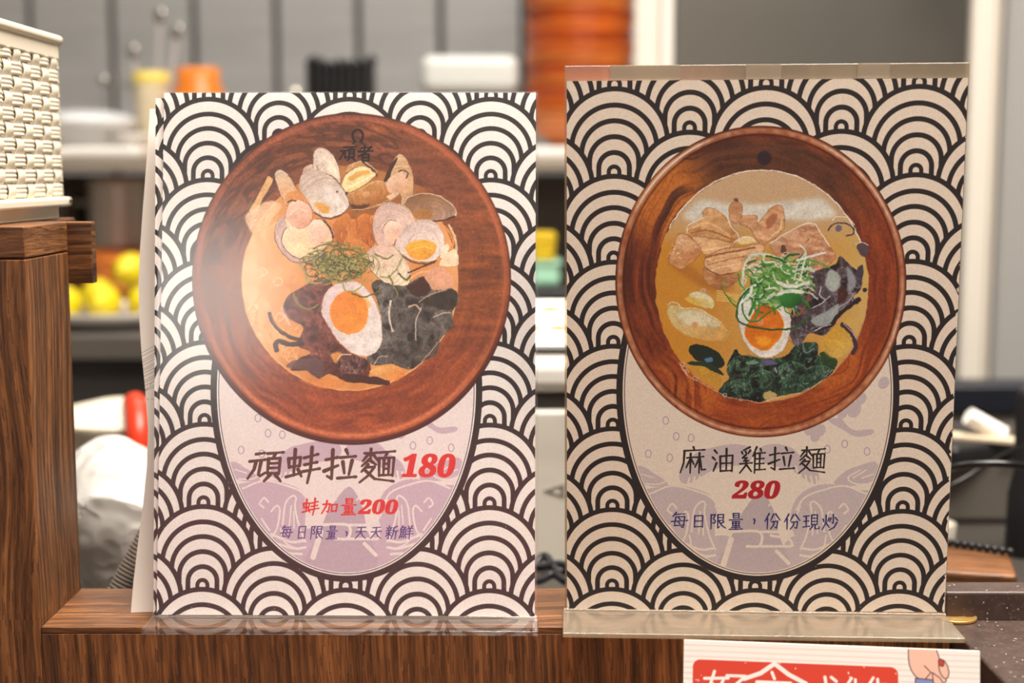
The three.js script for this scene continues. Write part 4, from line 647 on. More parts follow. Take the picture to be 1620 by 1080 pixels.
{ // curled white sheet behind the left stand
  const edge = [[237, 172], [232, 250], [226, 330], [221, 400], [219, 450], [220, 500], [224, 560], [230, 620], [234, 680], [232, 740], [226, 800], [218, 860], [211, 920], [207, 972]];
  const n = edge.length, cols = 6, th = 0.0004, pos = [], idx = [];
  const bend = [0, 1.5, 3, 4.5, 5.4, 5.2, 3.8, 1.6, 0, 0.8, 2.4, 3.2, 2.2, 0];
  for (const side of [0, 1]) for (let i = 0; i < n; i++) {
    const y0 = edge[i][1], z = 0.764 + (972 - y0) / 800 * 0.045 + bend[i] * 0.0006;
    for (let j = 0; j < cols; j++) { const p = atZ(edge[i][0] + j / (cols - 1) * 45, y0, z + j * 0.0004); pos.push(p.x, Math.max(p.y, L + 0.0003), p.z - side * th); }
  }
  const at = (s, i, j) => s * n * cols + i * cols + j;
  for (let i = 0; i < n - 1; i++) for (let j = 0; j < cols - 1; j++) { idx.push(at(0, i, j), at(0, i + 1, j), at(0, i, j + 1), at(0, i, j + 1), at(0, i + 1, j), at(0, i + 1, j + 1)); idx.push(at(1, i, j), at(1, i, j + 1), at(1, i + 1, j), at(1, i, j + 1), at(1, i + 1, j + 1), at(1, i + 1, j)); }
  for (let i = 0; i < n - 1; i++) for (const j of [0, cols - 1]) { idx.push(at(0, i, j), at(1, i, j), at(0, i + 1, j), at(0, i + 1, j), at(1, i, j), at(1, i + 1, j)); }
  const g = new THREE.BufferGeometry(); g.setAttribute('position', new THREE.Float32BufferAttribute(pos, 3)); g.setIndex(idx); g.computeVertexNormals();
  const uv = []; for (let k = 0; k < pos.length / 3; k++) uv.push((k % cols) / (cols - 1), 1 - Math.floor((k % (n * cols)) / cols) / (n - 1)); g.setAttribute('uv', new THREE.Float32BufferAttribute(uv, 2));
  const c = canvasOf(128, 1024), x = c.getContext('2d'); x.fillStyle = '#f1ece4'; x.fillRect(0, 0, 128, 1024); x.strokeStyle = 'rgba(90,85,80,0.55)'; x.lineWidth = 1.2;
  for (let k = 0; k < 14; k++) { x.beginPath(); x.moveTo(0, 470 + k * 6 + (k * k) % 7); x.lineTo(128, 440 + k * 6.5); x.stroke(); }
  x.setLineDash([14, 9]); x.beginPath(); x.moveTo(0, 566); x.lineTo(128, 566); x.stroke(); x.beginPath(); x.moveTo(0, 548); x.lineTo(60, 520); x.stroke();
  solo('paper_sheet', g, std(0xffffff, 0.7, { map: texture(c), side: THREE.DoubleSide }), 'curled white paper sheet behind the left menu stand', 'paper');
}
function acrylicStand(C, label, o) {
  const t = thing('acrylic_stand', label, 'stand', null, 'acrylic menu stands');
  const w = o.w, h = o.h, th = 0.0028, f = o.front;
  const m = new THREE.Matrix4().makeBasis(C.ex, C.ey, C.n).setPosition(C.o.clone().addScaledVector(C.ex, -o.left).addScaledVector(C.n, -0.0012 - (o.gap ?? 0)));
  const back = part('back_panel', new RoundedBoxGeometry(w, h, th, 2, 0.0006).translate(w / 2, h / 2 - 0.0005, -th / 2), o.mat, t); back.applyMatrix4(m);
  if (o.pane) { const p = part('front_pane', new RoundedBoxGeometry(w, h - 0.002, 0.0016, 2, 0.0005).translate(w / 2, h / 2, 0.0016 / 2 + 0.0018 + (o.gap ?? 0)), mPane, t); p.applyMatrix4(m); }
  // horizontal foot running towards the customer
  const yaw = Math.atan2(-C.ex.z, C.ex.x), foot = part('foot', new RoundedBoxGeometry(w + 0.0015, th, f, 2, 0.0008).translate(w / 2, th / 2, f / 2), o.mat, t);
  foot.position.set(C.o.x - o.left * C.ex.x, L + 0.0002, C.o.z - o.left * C.ex.z - 0.006); foot.rotation.y = yaw;
  const bendR = part('bend', new THREE.CylinderGeometry(0.0016, 0.0016, w, 12).rotateZ(Math.PI / 2).translate(w / 2, 0.0026, 0.0055), o.mat, t); bendR.position.copy(foot.position); bendR.rotation.y = yaw;
  return [t, m];
}
acrylicStand(CL, 'clear acrylic stand leaning back, holding the clam ramen menu card', { w: 0.2135, h: 0.2935, left: 0.0022, front: 0.0285, pane: true, gap: 0.0032, mat: mAcrylic });
const [standR, mR] = acrylicStand(CR, 'worn upright acrylic stand with old tape along its top, holding the chicken ramen card', { w: 0.212, h: 0.3008, left: 0.0012, front: 0.0445, pane: false, mat: mAcrylicWorn });
{
  const mTape = phys({ color: 0xd6ccb8, roughness: 0.4, transmission: 0.6, thickness: 0 });
  for (const [a, b] of [[0.024, 0.061], [0.0955, 0.114], [0.154, 0.1705]]) { const p = part('tape', rbox(b - a, 0.0075, 0.0003, 0.0001).translate((a + b) / 2, 0.2965, 0.0003), mTape, standR); p.applyMatrix4(mR); }
}

// ---------------------------------------------------------------- table tent with the red stamp
{
  const a = atY(1082, 1012, EYE - 0.2377), b = atY(1550, 1030, EYE - 0.2377), w = a.distanceTo(b), h = 0.1, lean = 0.2;
  const t = thing('table_tent', 'folded white promotional table tent with a red stamp and a drawn hand', 'sign', [a.x, a.y, a.z]);
  t.rotation.y = Math.atan2(-(b.z - a.z), b.x - a.x);
  const c = canvasOf(1024, Math.round(1024 * h / w)), x = c.getContext('2d'), S = 1024 / 468;      // one unit = one photo pixel along the top edge
  x.fillStyle = '#f6f3f0'; x.fillRect(0, 0, c.width, c.height);
  x.fillStyle = 'rgba(226,208,190,0.55)'; for (let k = 0; k < 30; k++) x.fillRect(0, (6 + k * 9) * S, c.width, 2.6 * S);
  x.save(); x.scale(S, S);
  x.fillStyle = '#d8432f'; x.beginPath(); x.roundRect(15, 30, 326, 120, 12); x.fill();
  x.fillStyle = '#f6f3f0'; for (let k = 0; k < 60; k++) { x.save(); x.translate(15 + rnd() * 326, 30 + rnd() * 120); x.rotate(rnd() * 3); x.fillRect(0, 0, rr(1, 4), rr(0.6, 2)); x.restore(); }
  x.strokeStyle = '#f6f3f0'; x.lineCap = x.lineJoin = 'round';
  const st = (w2, ...ls) => { x.lineWidth = w2; for (const l of ls) { x.beginPath(); l.forEach(([p, q], i) => (i ? x.lineTo(p, q) : x.moveTo(p, q))); x.stroke(); } };
  st(5, [[50, 48], [42, 74], [60, 100]], [[34, 60], [72, 58]], [[64, 62], [50, 92], [32, 106]], [[70, 54], [100, 54], [84, 68]], [[84, 68], [84, 104], [76, 100]], [[68, 80], [104, 78]]);
  st(7, [[98, 58], [124, 48], [146, 32], [168, 48], [196, 62]]); st(5, [[142, 46], [146, 56]], [[118, 62], [172, 62], [172, 90], [118, 90], [118, 62]], [[120, 76], [170, 76]], [[120, 92], [120, 116], [136, 110]], [[150, 92], [176, 114]]);
  st(5, [[196, 66], [244, 62]], [[198, 66], [196, 92], [188, 112]], [[198, 82], [216, 80], [214, 100]], [[226, 50], [232, 88], [248, 106]], [[244, 80], [228, 104]], [[236, 50], [244, 56]]);
  st(4.5, [[268, 50], [258, 66]], [[264, 60], [264, 86]], [[264, 62], [286, 60]], [[264, 70], [284, 69]], [[264, 78], [284, 77]], [[264, 86], [288, 85]], [[274, 52], [275, 86]], [[302, 48], [294, 62]], [[298, 58], [298, 86]], [[298, 60], [322, 58]], [[298, 69], [320, 68]], [[298, 77], [320, 76]], [[298, 86], [324, 85]], [[309, 50], [310, 86]], [[262, 96], [316, 95], [290, 116], [262, 122]], [[270, 98], [320, 122]]);
  x.fillStyle = '#f2c4b2'; x.strokeStyle = '#5a3a3a'; x.lineWidth = 1.6;
  x.beginPath(); x.moveTo(356, -2); x.lineTo(400, -2); x.bezierCurveTo(404, 10, 406, 18, 412, 30); x.lineTo(416, 48); x.lineTo(404, 62); x.lineTo(388, 48); x.lineTo(372, 46); x.bezierCurveTo(358, 36, 356, 20, 357, -2); x.fill(); x.stroke();
  x.beginPath(); x.ellipse(412, 30, 7, 15, -0.25, 0, 7); x.fill(); x.stroke(); x.beginPath(); x.moveTo(382, 26); x.lineTo(392, 36); x.lineTo(384, 46); x.stroke();
  x.fillStyle = '#c9442e'; x.beginPath(); x.ellipse(408, 20, 4, 6, -0.4, 0, 7); x.fill(); x.stroke();
  x.fillStyle = '#7f93cf'; x.beginPath(); x.moveTo(368, 46); x.lineTo(402, 48); x.lineTo(416, 56); x.lineTo(438, 54); x.lineTo(444, 120); x.lineTo(366, 120); x.closePath(); x.fill(); x.stroke();
  x.fillStyle = '#f2c4b2'; x.beginPath(); x.moveTo(394, 36); x.lineTo(406, 44); x.lineTo(416, 60); x.lineTo(406, 62); x.lineTo(396, 52); x.closePath(); x.fill(); x.stroke();
  x.restore();
  const mP = std(0xffffff, 0.65, { map: texture(c) });
  part('front_panel', new THREE.PlaneGeometry(w, h).translate(w / 2, -h / 2, 0.0004), mP, t, [0, 0, 0], [-lean, 0, 0]);
  part('front_board', rbox(w, h, 0.0006, 0.0002).translate(w / 2, -h / 2, 0), std(0xf0dcae, 0.7), t, [0, 0, 0], [-lean, 0, 0]);
  part('back_panel', rbox(w, h, 0.0006, 0.0002).translate(w / 2, -h / 2, -0.0008), mPaper, t, [0, 0, 0], [lean * 0.12, 0, 0]);
}
// coin on the stone counter
{
  const p = atY(1511, 978, L - 0.0015), g = lathe([[0, 0], [0.0112, 0], [0.0118, 0.0004], [0.0118, 0.0016], [0.0112, 0.002], [0.0102, 0.0019], [0.0098, 0.0015], [0.006, 0.0015], [0.0055, 0.0018], [0.003, 0.0018], [0, 0.0016]], 48);
  solo('coin', g, std(0xc9a15e, 0.38, { metalness: 0.7 }), 'brass coin lying on the dark stone counter', 'coin', p);
}

// ---------------------------------------------------------------- unseen lamp and sign, placed for their reflections on the clam card
function reflectFrom(C, px, py, dist) {
  const d = ray(px, py).normalize(), t = C.o.clone().sub(camera.position).dot(C.n) / d.dot(C.n), p = camera.position.clone().addScaledVector(d, t);
  return p.addScaledVector(d.clone().reflect(C.n), dist);
}
{
  const p = reflectFrom(CL, 335, 470, 2.6);
  const t = thing('unseen_globe_lamp', 'unseen round white pendant lamp placed to cast a glare on the clam card', 'lamp', p);  // out of view, placed for the soft glare on the clam card
  part('globe', new THREE.SphereGeometry(0.19, 32, 20), std(0xffffff, 0.4, { emissive: NEUTRAL, emissiveIntensity: 6.5 }), t);
  part('cap', lathe([[0, 0.21], [0.05, 0.205], [0.055, 0.19], [0.05, 0.17]]), mBlack, t);
  part('cord', new THREE.CylinderGeometry(0.004, 0.004, 2.8 - p.y - 0.205, 8).translate(0, (2.8 - p.y + 0.205) / 2, 0), mBlack, t);
  const l = new THREE.PointLight(NEUTRAL, 0.4); l.shadow.radius = 7; l.castShadow = true; t.add(l);
}
{
  const p = reflectFrom(CL, 610, 850, 3.0);
  const t = thing('unseen_glow_sign', 'unseen glowing pink red board placed to tint the clam card', 'sign', [p.x, p.y, p.z]);  // out of view, placed for the pink tint low on the clam card
  part('box', rbox(1.5, 0.62, 0.05, 0.006), mBlack, t, [0, 0, 0.03]);
  part('face', rbox(1.44, 0.56, 0.01, 0.004), std(0x803040, 0.5, { emissive: new THREE.Color(1.0, 0.3, 0.28), emissiveIntensity: 1.15 }), t, [0, 0, 0]);
  for (const s of [-1, 1]) part('post', rbox(0.03, p.y - 0.31, 0.03, 0.004), mBlack, t, [s * 0.6, -(p.y - 0.31) / 2 - 0.31, 0.03]);
  const l = new THREE.RectAreaLight(new THREE.Color(1.0, 0.27, 0.3), 0.4, 1.44, 0.56); l.position.set(0, 0, -0.012); l.rotation.y = 0; t.add(l);
}

// ---------------------------------------------------------------- things just behind the ledge
const IC = L - 0.06;                              // inner counter top
{ // machine between the cards, with a menu sheet propped on it
  const a = atZ(786, 905, 1.05), b = atZ(960, 650, 1.05), w = b.x - a.x, h = b.y - IC;
  const t = thing('receipt_printer', 'pale grey counter machine with a rounded lid behind the two menu cards', 'machine', [(a.x + b.x) / 2, IC + 0.0005, -1.05 - 0.09]);
  const mGrey = std(0xdcd7cc, 0.5, { map: field(256, 256, (u, v) => { const q = 226 + 22 * fbm(u * 60, v * 60, 2); return [q, q, q]; }) });
  const body = part('body', rbox(w, h, 0.18, 0.004), mGrey, t, [0, h / 2, 0]);
  part('seam', rbox(w - 0.006, 0.012, 0.17, 0.001), mDark, t, [0, h + 0.006, 0]);
  part('lid', rbox(w, 0.028, 0.18, 0.011), std(0xdcdad4, 0.35), t, [0, h + 0.026, 0]);
  part('hinge_strip', rbox(w, 0.006, 0.16, 0.001), mBlack, t, [0, h + 0.043, 0]);
  const tri = new THREE.Shape([[0, 0.0055], [-0.0165, 0], [0, -0.0055]].map((p) => new THREE.Vector2(...p))); tri.holes.push(new THREE.Path([[-0.003, 0.0032], [-0.003, -0.0032], [-0.0125, 0]].map((p) => new THREE.Vector2(...p))));
  const m = atZ(893, 777, 1.05); part('arrow_mark', new THREE.ExtrudeGeometry(tri, { depth: 0.0006, bevelEnabled: false }), std(0x77726a, 0.6), body, [m.x - (a.x + b.x) / 2, m.y - IC - h / 2, 0.09]);
  const c = canvasOf(512, 320), x = c.getContext('2d'); x.fillStyle = '#f4efe8'; x.fillRect(0, 0, 512, 320);
  for (let k = 0; k < 5; k++) for (let j = 0; j < 2; j++) { const X = 60 + k * 100 + j * 30, Y = 60 + j * 110; x.fillStyle = '#8a4a26'; x.beginPath(); x.ellipse(X, Y, 38, 17, 0, 0, 7); x.fill(); x.fillStyle = '#d98a4e'; x.beginPath(); x.ellipse(X, Y, 28, 10, 0, 0, 7); x.fill(); x.fillStyle = '#8c867e'; x.fillRect(X - 34, Y + 34, 60, 4); x.fillRect(X - 34, Y + 46, 40, 4); }
  x.fillStyle = '#141414'; x.fillRect(0, 268, 512, 34); x.strokeStyle = '#e9e4dc'; x.lineWidth = 3; for (let k = 0; k < 26; k++) { x.beginPath(); x.arc(k * 20 + 10, 286, 9, 0, 7); x.stroke(); }
  const p = atZ(872, 560, 1.06), q = atZ(872, 472, 1.14), hh = Math.hypot(q.y - p.y, 0.08);
  const s = thing('menu_sheet', 'white menu sheet with small pictures of bowls propped on the grey machine', 'menu', [p.x, p.y - 0.0015, -1.06]);
  s.rotation.x = -Math.atan2(0.08, q.y - p.y);
  part('print', new THREE.PlaneGeometry(0.11, hh).translate(0, hh / 2, 0.0009), std(0xffffff, 0.5, { map: texture(c) }), s);
  part('board', rbox(0.11, hh, 0.0016, 0.0004).translate(0, hh / 2, 0), mPaper, s);
}
{ // loose cables in the gap
  const P = (x, y, d) => atZ(x, y, d), c = [P(800, 912, 0.93), P(850, 918, 0.94), P(875, 908, 0.95), P(900, 920, 0.93), P(960, 914, 0.94)];
  const y = IC + 0.0035; for (const v of c) v.y = Math.max(y, v.y); solo('cable_bundle', mergeGeometries([tube(c, 0.0032, 50), tube(c.map((v, i) => v.clone().add(V(0.004, 0.004 + 0.003 * (i % 2), -0.012))), 0.0028, 50), tube(c.map((v, i) => v.clone().add(V(-0.006, 0.001 + 0.006 * ((i + 1) % 2), -0.022))), 0.003, 50)]), mBlack, 'tangled black cables lying behind the wooden ledge below the grey machine', 'cable');
}
{ // white carrier bag, crumpled
  const p = atZ(196, 840, 0.935), g = new THREE.IcosahedronGeometry(1, 30), q = g.attributes.position, v = V(), top = 0.0625 + 0.06;
  for (let i = 0; i < q.count; i++) {
    v.fromBufferAttribute(q, i); const k = 1 - Math.abs(2 * fbm(v.x * 1.3 + v.z * 0.7 + 7, v.y * 0.9 - v.z * 0.8 + 3, 2) - 1), f = 1 - Math.abs(2 * fbm(v.x * 2.6 - v.y * 1.5, v.y * 1.1 + v.z * 2 + 9, 2) - 1);
    const r = 0.93 + 0.2 * (k - 0.6) + 0.07 * f * f, slope = v.y > 0 ? 1 - 0.42 * sm(-0.5, 0.8, v.x) : 1; q.setXYZ(i, v.x * r * 0.062, v.y * r * slope * 0.061, v.z * r * 0.05);
  }
  g.computeVertexNormals(); g.computeBoundingBox(); const b = g.boundingBox; g.translate(0, -b.min.y, 0).scale(1, top / (b.max.y - b.min.y), 1);
  solo('carrier_bag', g, phys({ color: 0xdedbd6, roughness: 0.32, transmission: 0.15, thickness: 0, bumpMap: bumpField(512, 512, (u, v) => 0.6 * ridge(u * 9, v * 7, 2) + 0.4 * ridge(u * 22 + 5, v * 14, 2)), bumpScale: 0.0028 }), 'crumpled white plastic bag standing behind the wooden post', 'bag', [p.x + 0.002, IC + 0.0005, -0.965]);
}
{ // ribbed strap
  const a = atZ(188, 936, 0.852), b = atZ(240, 838, 0.862), d = b.clone().sub(a), n = 26, g = [];
  g.push(tube([a.clone().addScaledVector(d, -0.4), a, a.clone().addScaledVector(d, 0.5), b, b.clone().addScaledVector(d, 0.35)], 0.0062, 40, 12));
  for (let k = 0; k < n; k++) { const t = new THREE.TorusGeometry(0.0064, 0.0012, 6, 16); t.applyQuaternion(new THREE.Quaternion().setFromUnitVectors(V(0, 0, 1), d.clone().normalize())); const p = a.clone().addScaledVector(d, -0.3 + 1.5 * k / n); g.push(t.translate(p.x, p.y, p.z)); }
  solo('ribbed_hose', mergeGeometries(g), std(0x8a7f74, 0.7), 'grey brown ribbed hose leaning between the ledge and the white bag', 'hose');
}
{ // white tub with a red handle
  const p = atZ(186, 745, 1.17), r = 0.055, t = thing('white_tub', 'white plastic tub with a red handle behind the plastic bag', 'tub', [p.x - 0.004, IC + 0.0005, -1.2]);
  const top = atZ(200, 642, 1.17).y - IC;
  part('bowl', lathe([[0, 0], [r * 0.7, 0], [r * 0.98, top * 0.55], [r * 1.05, top * 0.8], [r * 1.12, top * 0.84], [r * 1.1, top * 0.88], [r * 0.98, top * 0.86], [r * 0.64, 0.006], [0, 0.006]]), mWhitePlastic, t);
  part('lid', lathe([[0, top], [r * 0.4, top * 0.995], [r * 0.85, top * 0.94], [r * 1.12, top * 0.87], [r * 1.1, top * 0.85], [0, top * 0.96]]), mWhitePlastic, t);
  const h = part('handle', tube([V(0.018, top * 1.0, 0.02), V(0.03, top * 0.98, 0.055), V(0.034, top * 0.82, 0.072), V(0.032, top * 0.55, 0.07), V(0.03, top * 0.3, 0.058)], 0.0105, 40, 14), std(0xd4381c, 0.35), t); h.userData.label = 'glossy red handle';
}
// ---------------------------------------------------------------- worktable and what stands on it
const WT = L + 0.055;
{
  const t = thing('worktable', 'dark steel kitchen worktable behind the counter', 'table', [0, 0, 0]);
  part('top', rbox(1.48, 0.03, 0.7, 0.003), std(0x6f6a64, 0.4, { metalness: 0.6 }), t, [-0.56, WT - 0.015, -2.0]);
  part('front_panel', rbox(1.46, 0.14, 0.02, 0.003), mDark, t, [-0.56, WT - 0.1, -1.68]);
  part('rail', rbox(1.46, 0.012, 0.012, 0.003), std(0x5b5550, 0.4, { metalness: 0.5 }), t, [-0.56, WT - 0.13, -1.655]);
  for (const x of [-1.26, 0.14]) for (const z of [-1.72, -2.3]) part('leg', rbox(0.04, WT - 0.03, 0.04, 0.004), mDark, t, [x, (WT - 0.03) / 2, z]);
  part('lower_panel', rbox(1.46, WT - 0.2, 0.02, 0.003), mBlack, t, [-0.56, (WT - 0.2) / 2 + 0.02, -1.7]);
}
function bowlGeo(R, H, foot = 0.5) { return lathe([[0, 0], [R * foot, 0], [R * foot * 1.02, H * 0.1], [R * 0.82, H * 0.45], [R * 0.97, H * 0.85], [R, H], [R * 0.95, H], [R * 0.88, H * 0.82], [R * 0.7, H * 0.46], [R * foot * 0.9, H * 0.16], [0, H * 0.14]], 44); }
const tBowl = field(512, 256, (u, v) => { const n = fbm(Math.cos(u * 6.283) * 3 + 5, v * 30 + Math.sin(u * 6.283) * 2, 4), q = vn(v * 40, Math.sin(u * 6.283) * 2); return mixc([120, 50, 16], [240, 142, 58], clamp01(0.05 + 0.7 * n + 0.5 * q)); });
const mBowlWood = std(0xffffff, 0.35, { map: tBowl });
{ // pair of nested wooden bowls, lemons on a plate
  const p = atZ(200, 470, 1.95), t = thing('wooden_bowl', 'orange brown wooden bowl on the worktable behind the yellow lemons', 'bowl', [p.x, WT + 0.0005, -1.95]); part('shell', bowlGeo(0.085, atZ(200, 396, 1.95).y - WT), mBowlWood, t); part('foot_ring', new THREE.TorusGeometry(0.042, 0.003, 8, 32).rotateX(Math.PI / 2).translate(0, 0.003, 0), mBowlWood, t);
  const w = atZ(165, 520, 1.74); solo('serving_plate', lathe([[0, 0], [0.07, 0], [0.1, 0.012], [0.105, 0.02], [0.102, 0.021], [0.09, 0.014], [0.06, 0.006], [0, 0.006]]), std(0xdcd9d3, 0.25), 'white plate carrying yellow lemons on the worktable', 'plate', [w.x, WT + 0.0005, -1.78]);
  const mLemon = std(0xd9c414, 0.45, { bumpMap: bumpField(128, 128, (u, v) => vn(u * 50, v * 50)), bumpScale: 0.0006 }), lem = lathe([[0, -0.034], [0.004, -0.032], [0.007, -0.027], [0.018, -0.017], [0.0225, 0], [0.018, 0.017], [0.007, 0.027], [0.004, 0.032], [0, 0.034]], 24);
  for (const [x, y, z, r] of [[-0.051, 0, 0.034, 1.4], [0.0, 0.001, 0.038, 1.6], [0.051, 0, 0.034, 1.75], [-0.03, 0.003, -0.042, 1.5], [0.03, 0.003, -0.042, 1.65], [0.026, 0.039, 0.0, 1.3]]) { const o = solo('lemon', lem, mLemon, 'yellow lemon heaped on the white plate', 'lemon', [w.x + x, WT + 0.03 + y, -1.78 + z], 'lemons on the plate'); o.rotation.set(0, r, Math.PI / 2, 'YXZ'); }
}
{ // steel pots under the shelf
  const a = atZ(112, 400, 2.02), b = atZ(222, 400, 2.02), R = (b.x - a.x) / 2, H = atZ(165, 268, 2.02).y - WT;
  const t = thing('steel_pot', 'tall stainless steel stock pot under the shelf', 'pot', [(a.x + b.x) / 2 + 0.012, WT + 0.0005, -2.08]);
  part('body', lathe([[0, 0], [R * 0.98, 0], [R, 0.006], [R, H * 0.92], [R * 0.97, H * 0.92], [R * 0.96, 0.01], [0, 0.008]]), mPot, t); part('rim', new THREE.TorusGeometry(R, 0.003, 8, 40).rotateX(Math.PI / 2).translate(0, H * 0.92, 0), mPot, t);
  for (const s of [-1, 1]) part('handle', tube([V(s * R, H * 0.75, -0.018), V(s * (R + 0.018), H * 0.75, -0.014), V(s * (R + 0.018), H * 0.75, 0.014), V(s * R, H * 0.75, 0.018)], 0.003, 24, 8), mPot, t);
  const q = thing('steel_pot', 'second stainless steel pot partly hidden behind the woven basket', 'pot', [a.x - 0.09, WT + 0.0005, -2.12]); part('body', lathe([[0, 0], [0.06, 0], [0.063, 0.006], [0.063, H * 0.8], [0.06, H * 0.8], [0.059, 0.01], [0, 0.008]]), mPot, q); part('rim', new THREE.TorusGeometry(0.063, 0.003, 8, 40).rotateX(Math.PI / 2).translate(0, H * 0.8, 0), mPot, q);
}
{ // mint tub with yellow sponge on a black box added for the shadow below
  const p = atZ(868, 455, 1.75), m = atZ(868, 415, 1.75), y = atZ(868, 372, 1.75), k = solo('added_dark_box', rbox(0.16, p.y - WT - 0.001, 0.12, 0.005), mBlack, 'added black box under the mint tub in place of its shade', 'dark_box', [p.x - 0.03, (p.y + WT) / 2, -1.8]);
  const t = thing('mint_tub', 'pale mint green plastic tub standing on the added black box', 'tub', [p.x - 0.03, p.y, -1.8]); part('body', rbox(0.09, m.y - p.y, 0.08, 0.008), std(0x9fd0b4, 0.4), t, [0, (m.y - p.y) / 2, 0]); part('rim', rbox(0.096, 0.004, 0.086, 0.002), std(0x9fd0b4, 0.4), t, [0, m.y - p.y - 0.002, 0]);
  const s = thing('yellow_cloth', 'folded yellow cloth on the mint green tub', 'cloth', [p.x - 0.03, m.y + 0.0005, -1.8]); for (let i = 0; i < 3; i++) part('fold', rbox(0.085 - i * 0.012, 0.0115, 0.07, 0.005), std(0xc9a80c, 0.8), s, [-0.004 + i * 0.007, 0.006 + i * 0.0117, 0]);
}
// ---------------------------------------------------------------- shelf at eye level
const SH = L + 0.266, SD = 1.9;
{
  const t = thing('kitchen_shelf', 'long grey steel shelf at eye level in front of the panelled wall', 'shelf', [0, 0, 0]);
  part('board', rbox(1.75, 0.0155, 0.34, 0.003), std(0x8e8478, 0.45, { metalness: 0.3 }), t, [-0.42, SH - 0.0078, -SD - 0.155]);
  for (const x of [-1.27, 0.38]) for (const z of [-SD - 0.02, -SD - 0.3]) part('upright', rbox(0.02, SH - 0.0155 - WT, 0.02, 0.002), mSteel, t, [x, (SH - 0.0155 + WT) / 2, z]);
  part('shade_panel', rbox(1.66, SH - WT - 0.02, 0.01, 0.002), std(0x6e675e, 0.5), t, [-0.44, (SH + WT) / 2 - 0.01, -SD - 0.325]);  // dark panel added for the shadow under the shelf
}
const bt = SH + 0.0175;
{
  const r = atZ(221, 242, SD).x, g = new RoundedBoxGeometry(0.4, 0.017, 0.2, 4, 0.008), mB = std(0xd9d6d0, 0.4);
  solo('cutting_board', g, mB, 'white cutting board with a rounded end under the white dish', 'board', [r - 0.2, SH + 0.0087, -SD - 0.1]);
  const x = atZ(915, 245, SD).x; solo('cutting_board', new RoundedBoxGeometry(0.24, 0.017, 0.22, 4, 0.006), mB, 'white cutting board under the stack of wooden bowls', 'board', [x, SH + 0.0087, -SD - 0.12]);
  // dish, small dish, cup with utensils
  const d = atZ(128, 200, SD + 0.06), h = atZ(128, 172, SD + 0.06).y - bt; const dish = thing('white_dish', 'large white covered dish on the shelf beside the plastic cup', 'dish', [d.x, bt, -SD - 0.09]);
  part('bowl', lathe([[0, 0], [0.04, 0], [0.066, h * 0.5], [0.07, h * 0.66], [0.066, h * 0.66], [0.04, 0.006], [0, 0.006]]), std(0xc9c9c8, 0.25), dish); part('lid', lathe([[0.07, h * 0.67], [0.06, h * 0.85], [0.03, h * 0.97], [0, h], [0, h * 0.94], [0.06, h * 0.67]]), std(0xc2c4c6, 0.25), dish);
  const sd = atZ(212, 216, SD); solo('small_dish', lathe([[0, 0], [0.012, 0], [0.022, 0.012], [0.0235, 0.018], [0.021, 0.0165], [0.011, 0.003], [0, 0.003]]), std(0xe6e0da, 0.3), 'small pale dish in front of the plastic cup', 'dish', [sd.x - 0.012, bt, -SD - 0.035]);
  const c0 = atZ(231, 150, SD + 0.1), ch = atZ(231, 118, SD + 0.1).y - SH, cup = thing('utensil_cup', 'clear plastic cup with a yellow rim holding metal utensils', 'cup', [c0.x, SH + 0.0005, -SD - 0.13]);
  part('wall', lathe([[0, 0], [0.02, 0], [0.0245, ch], [0.0235, ch], [0.019, 0.002], [0, 0.002]]), phys({ color: 0xf3ead2, roughness: 0.3, transmission: 0.55, thickness: 0 }), cup); part('rim', lathe([[0.0235, ch - 0.012], [0.026, ch - 0.01], [0.0265, ch + 0.004], [0.0225, ch + 0.006], [0.022, ch - 0.01]]), std(0xe8d36a, 0.4), cup);
  for (const [x, z, l, r] of [[0.004, 0.002, 0.2, 0.06], [-0.006, 0.004, 0.15, -0.12], [0.009, -0.006, 0.18, 0.16]]) { const u = thing('utensil', 'long metal utensil standing in the plastic cup', 'utensil', [c0.x + x, SH + 0.004, -SD - 0.13 + z], 'utensils in the cup'); u.rotation.z = -r; part('handle', rbox(0.007, l, 0.003, 0.001), std(0xc9c6c6, 0.3, { metalness: 0.6 }), u, [0, l / 2, 0]); part('head', new THREE.SphereGeometry(0.009, 16, 10).scale(0.9, 1.4, 0.3), mSteel, u, [0, l, 0]); }
  const w = atZ(165, 128, SD + 0.16), k = thing('bright_ball', 'small shiny steel ball on a thin support behind the white dish', 'steel_ball', [w.x, w.y, -SD - 0.16]); part('cup', new THREE.SphereGeometry(0.009, 18, 12), mSteel, k); part('stem', tube([V(0, 0, 0), V(0.025, -0.004, 0), V(0.05, -0.012, 0.02)], 0.002, 20, 8), mSteel, k); part('support', new THREE.CylinderGeometry(0.0015, 0.0015, w.y - SH, 8).translate(0, -(w.y - SH) / 2, 0), mSteel, k);  // steel ball added for a round blurred bright spot
}
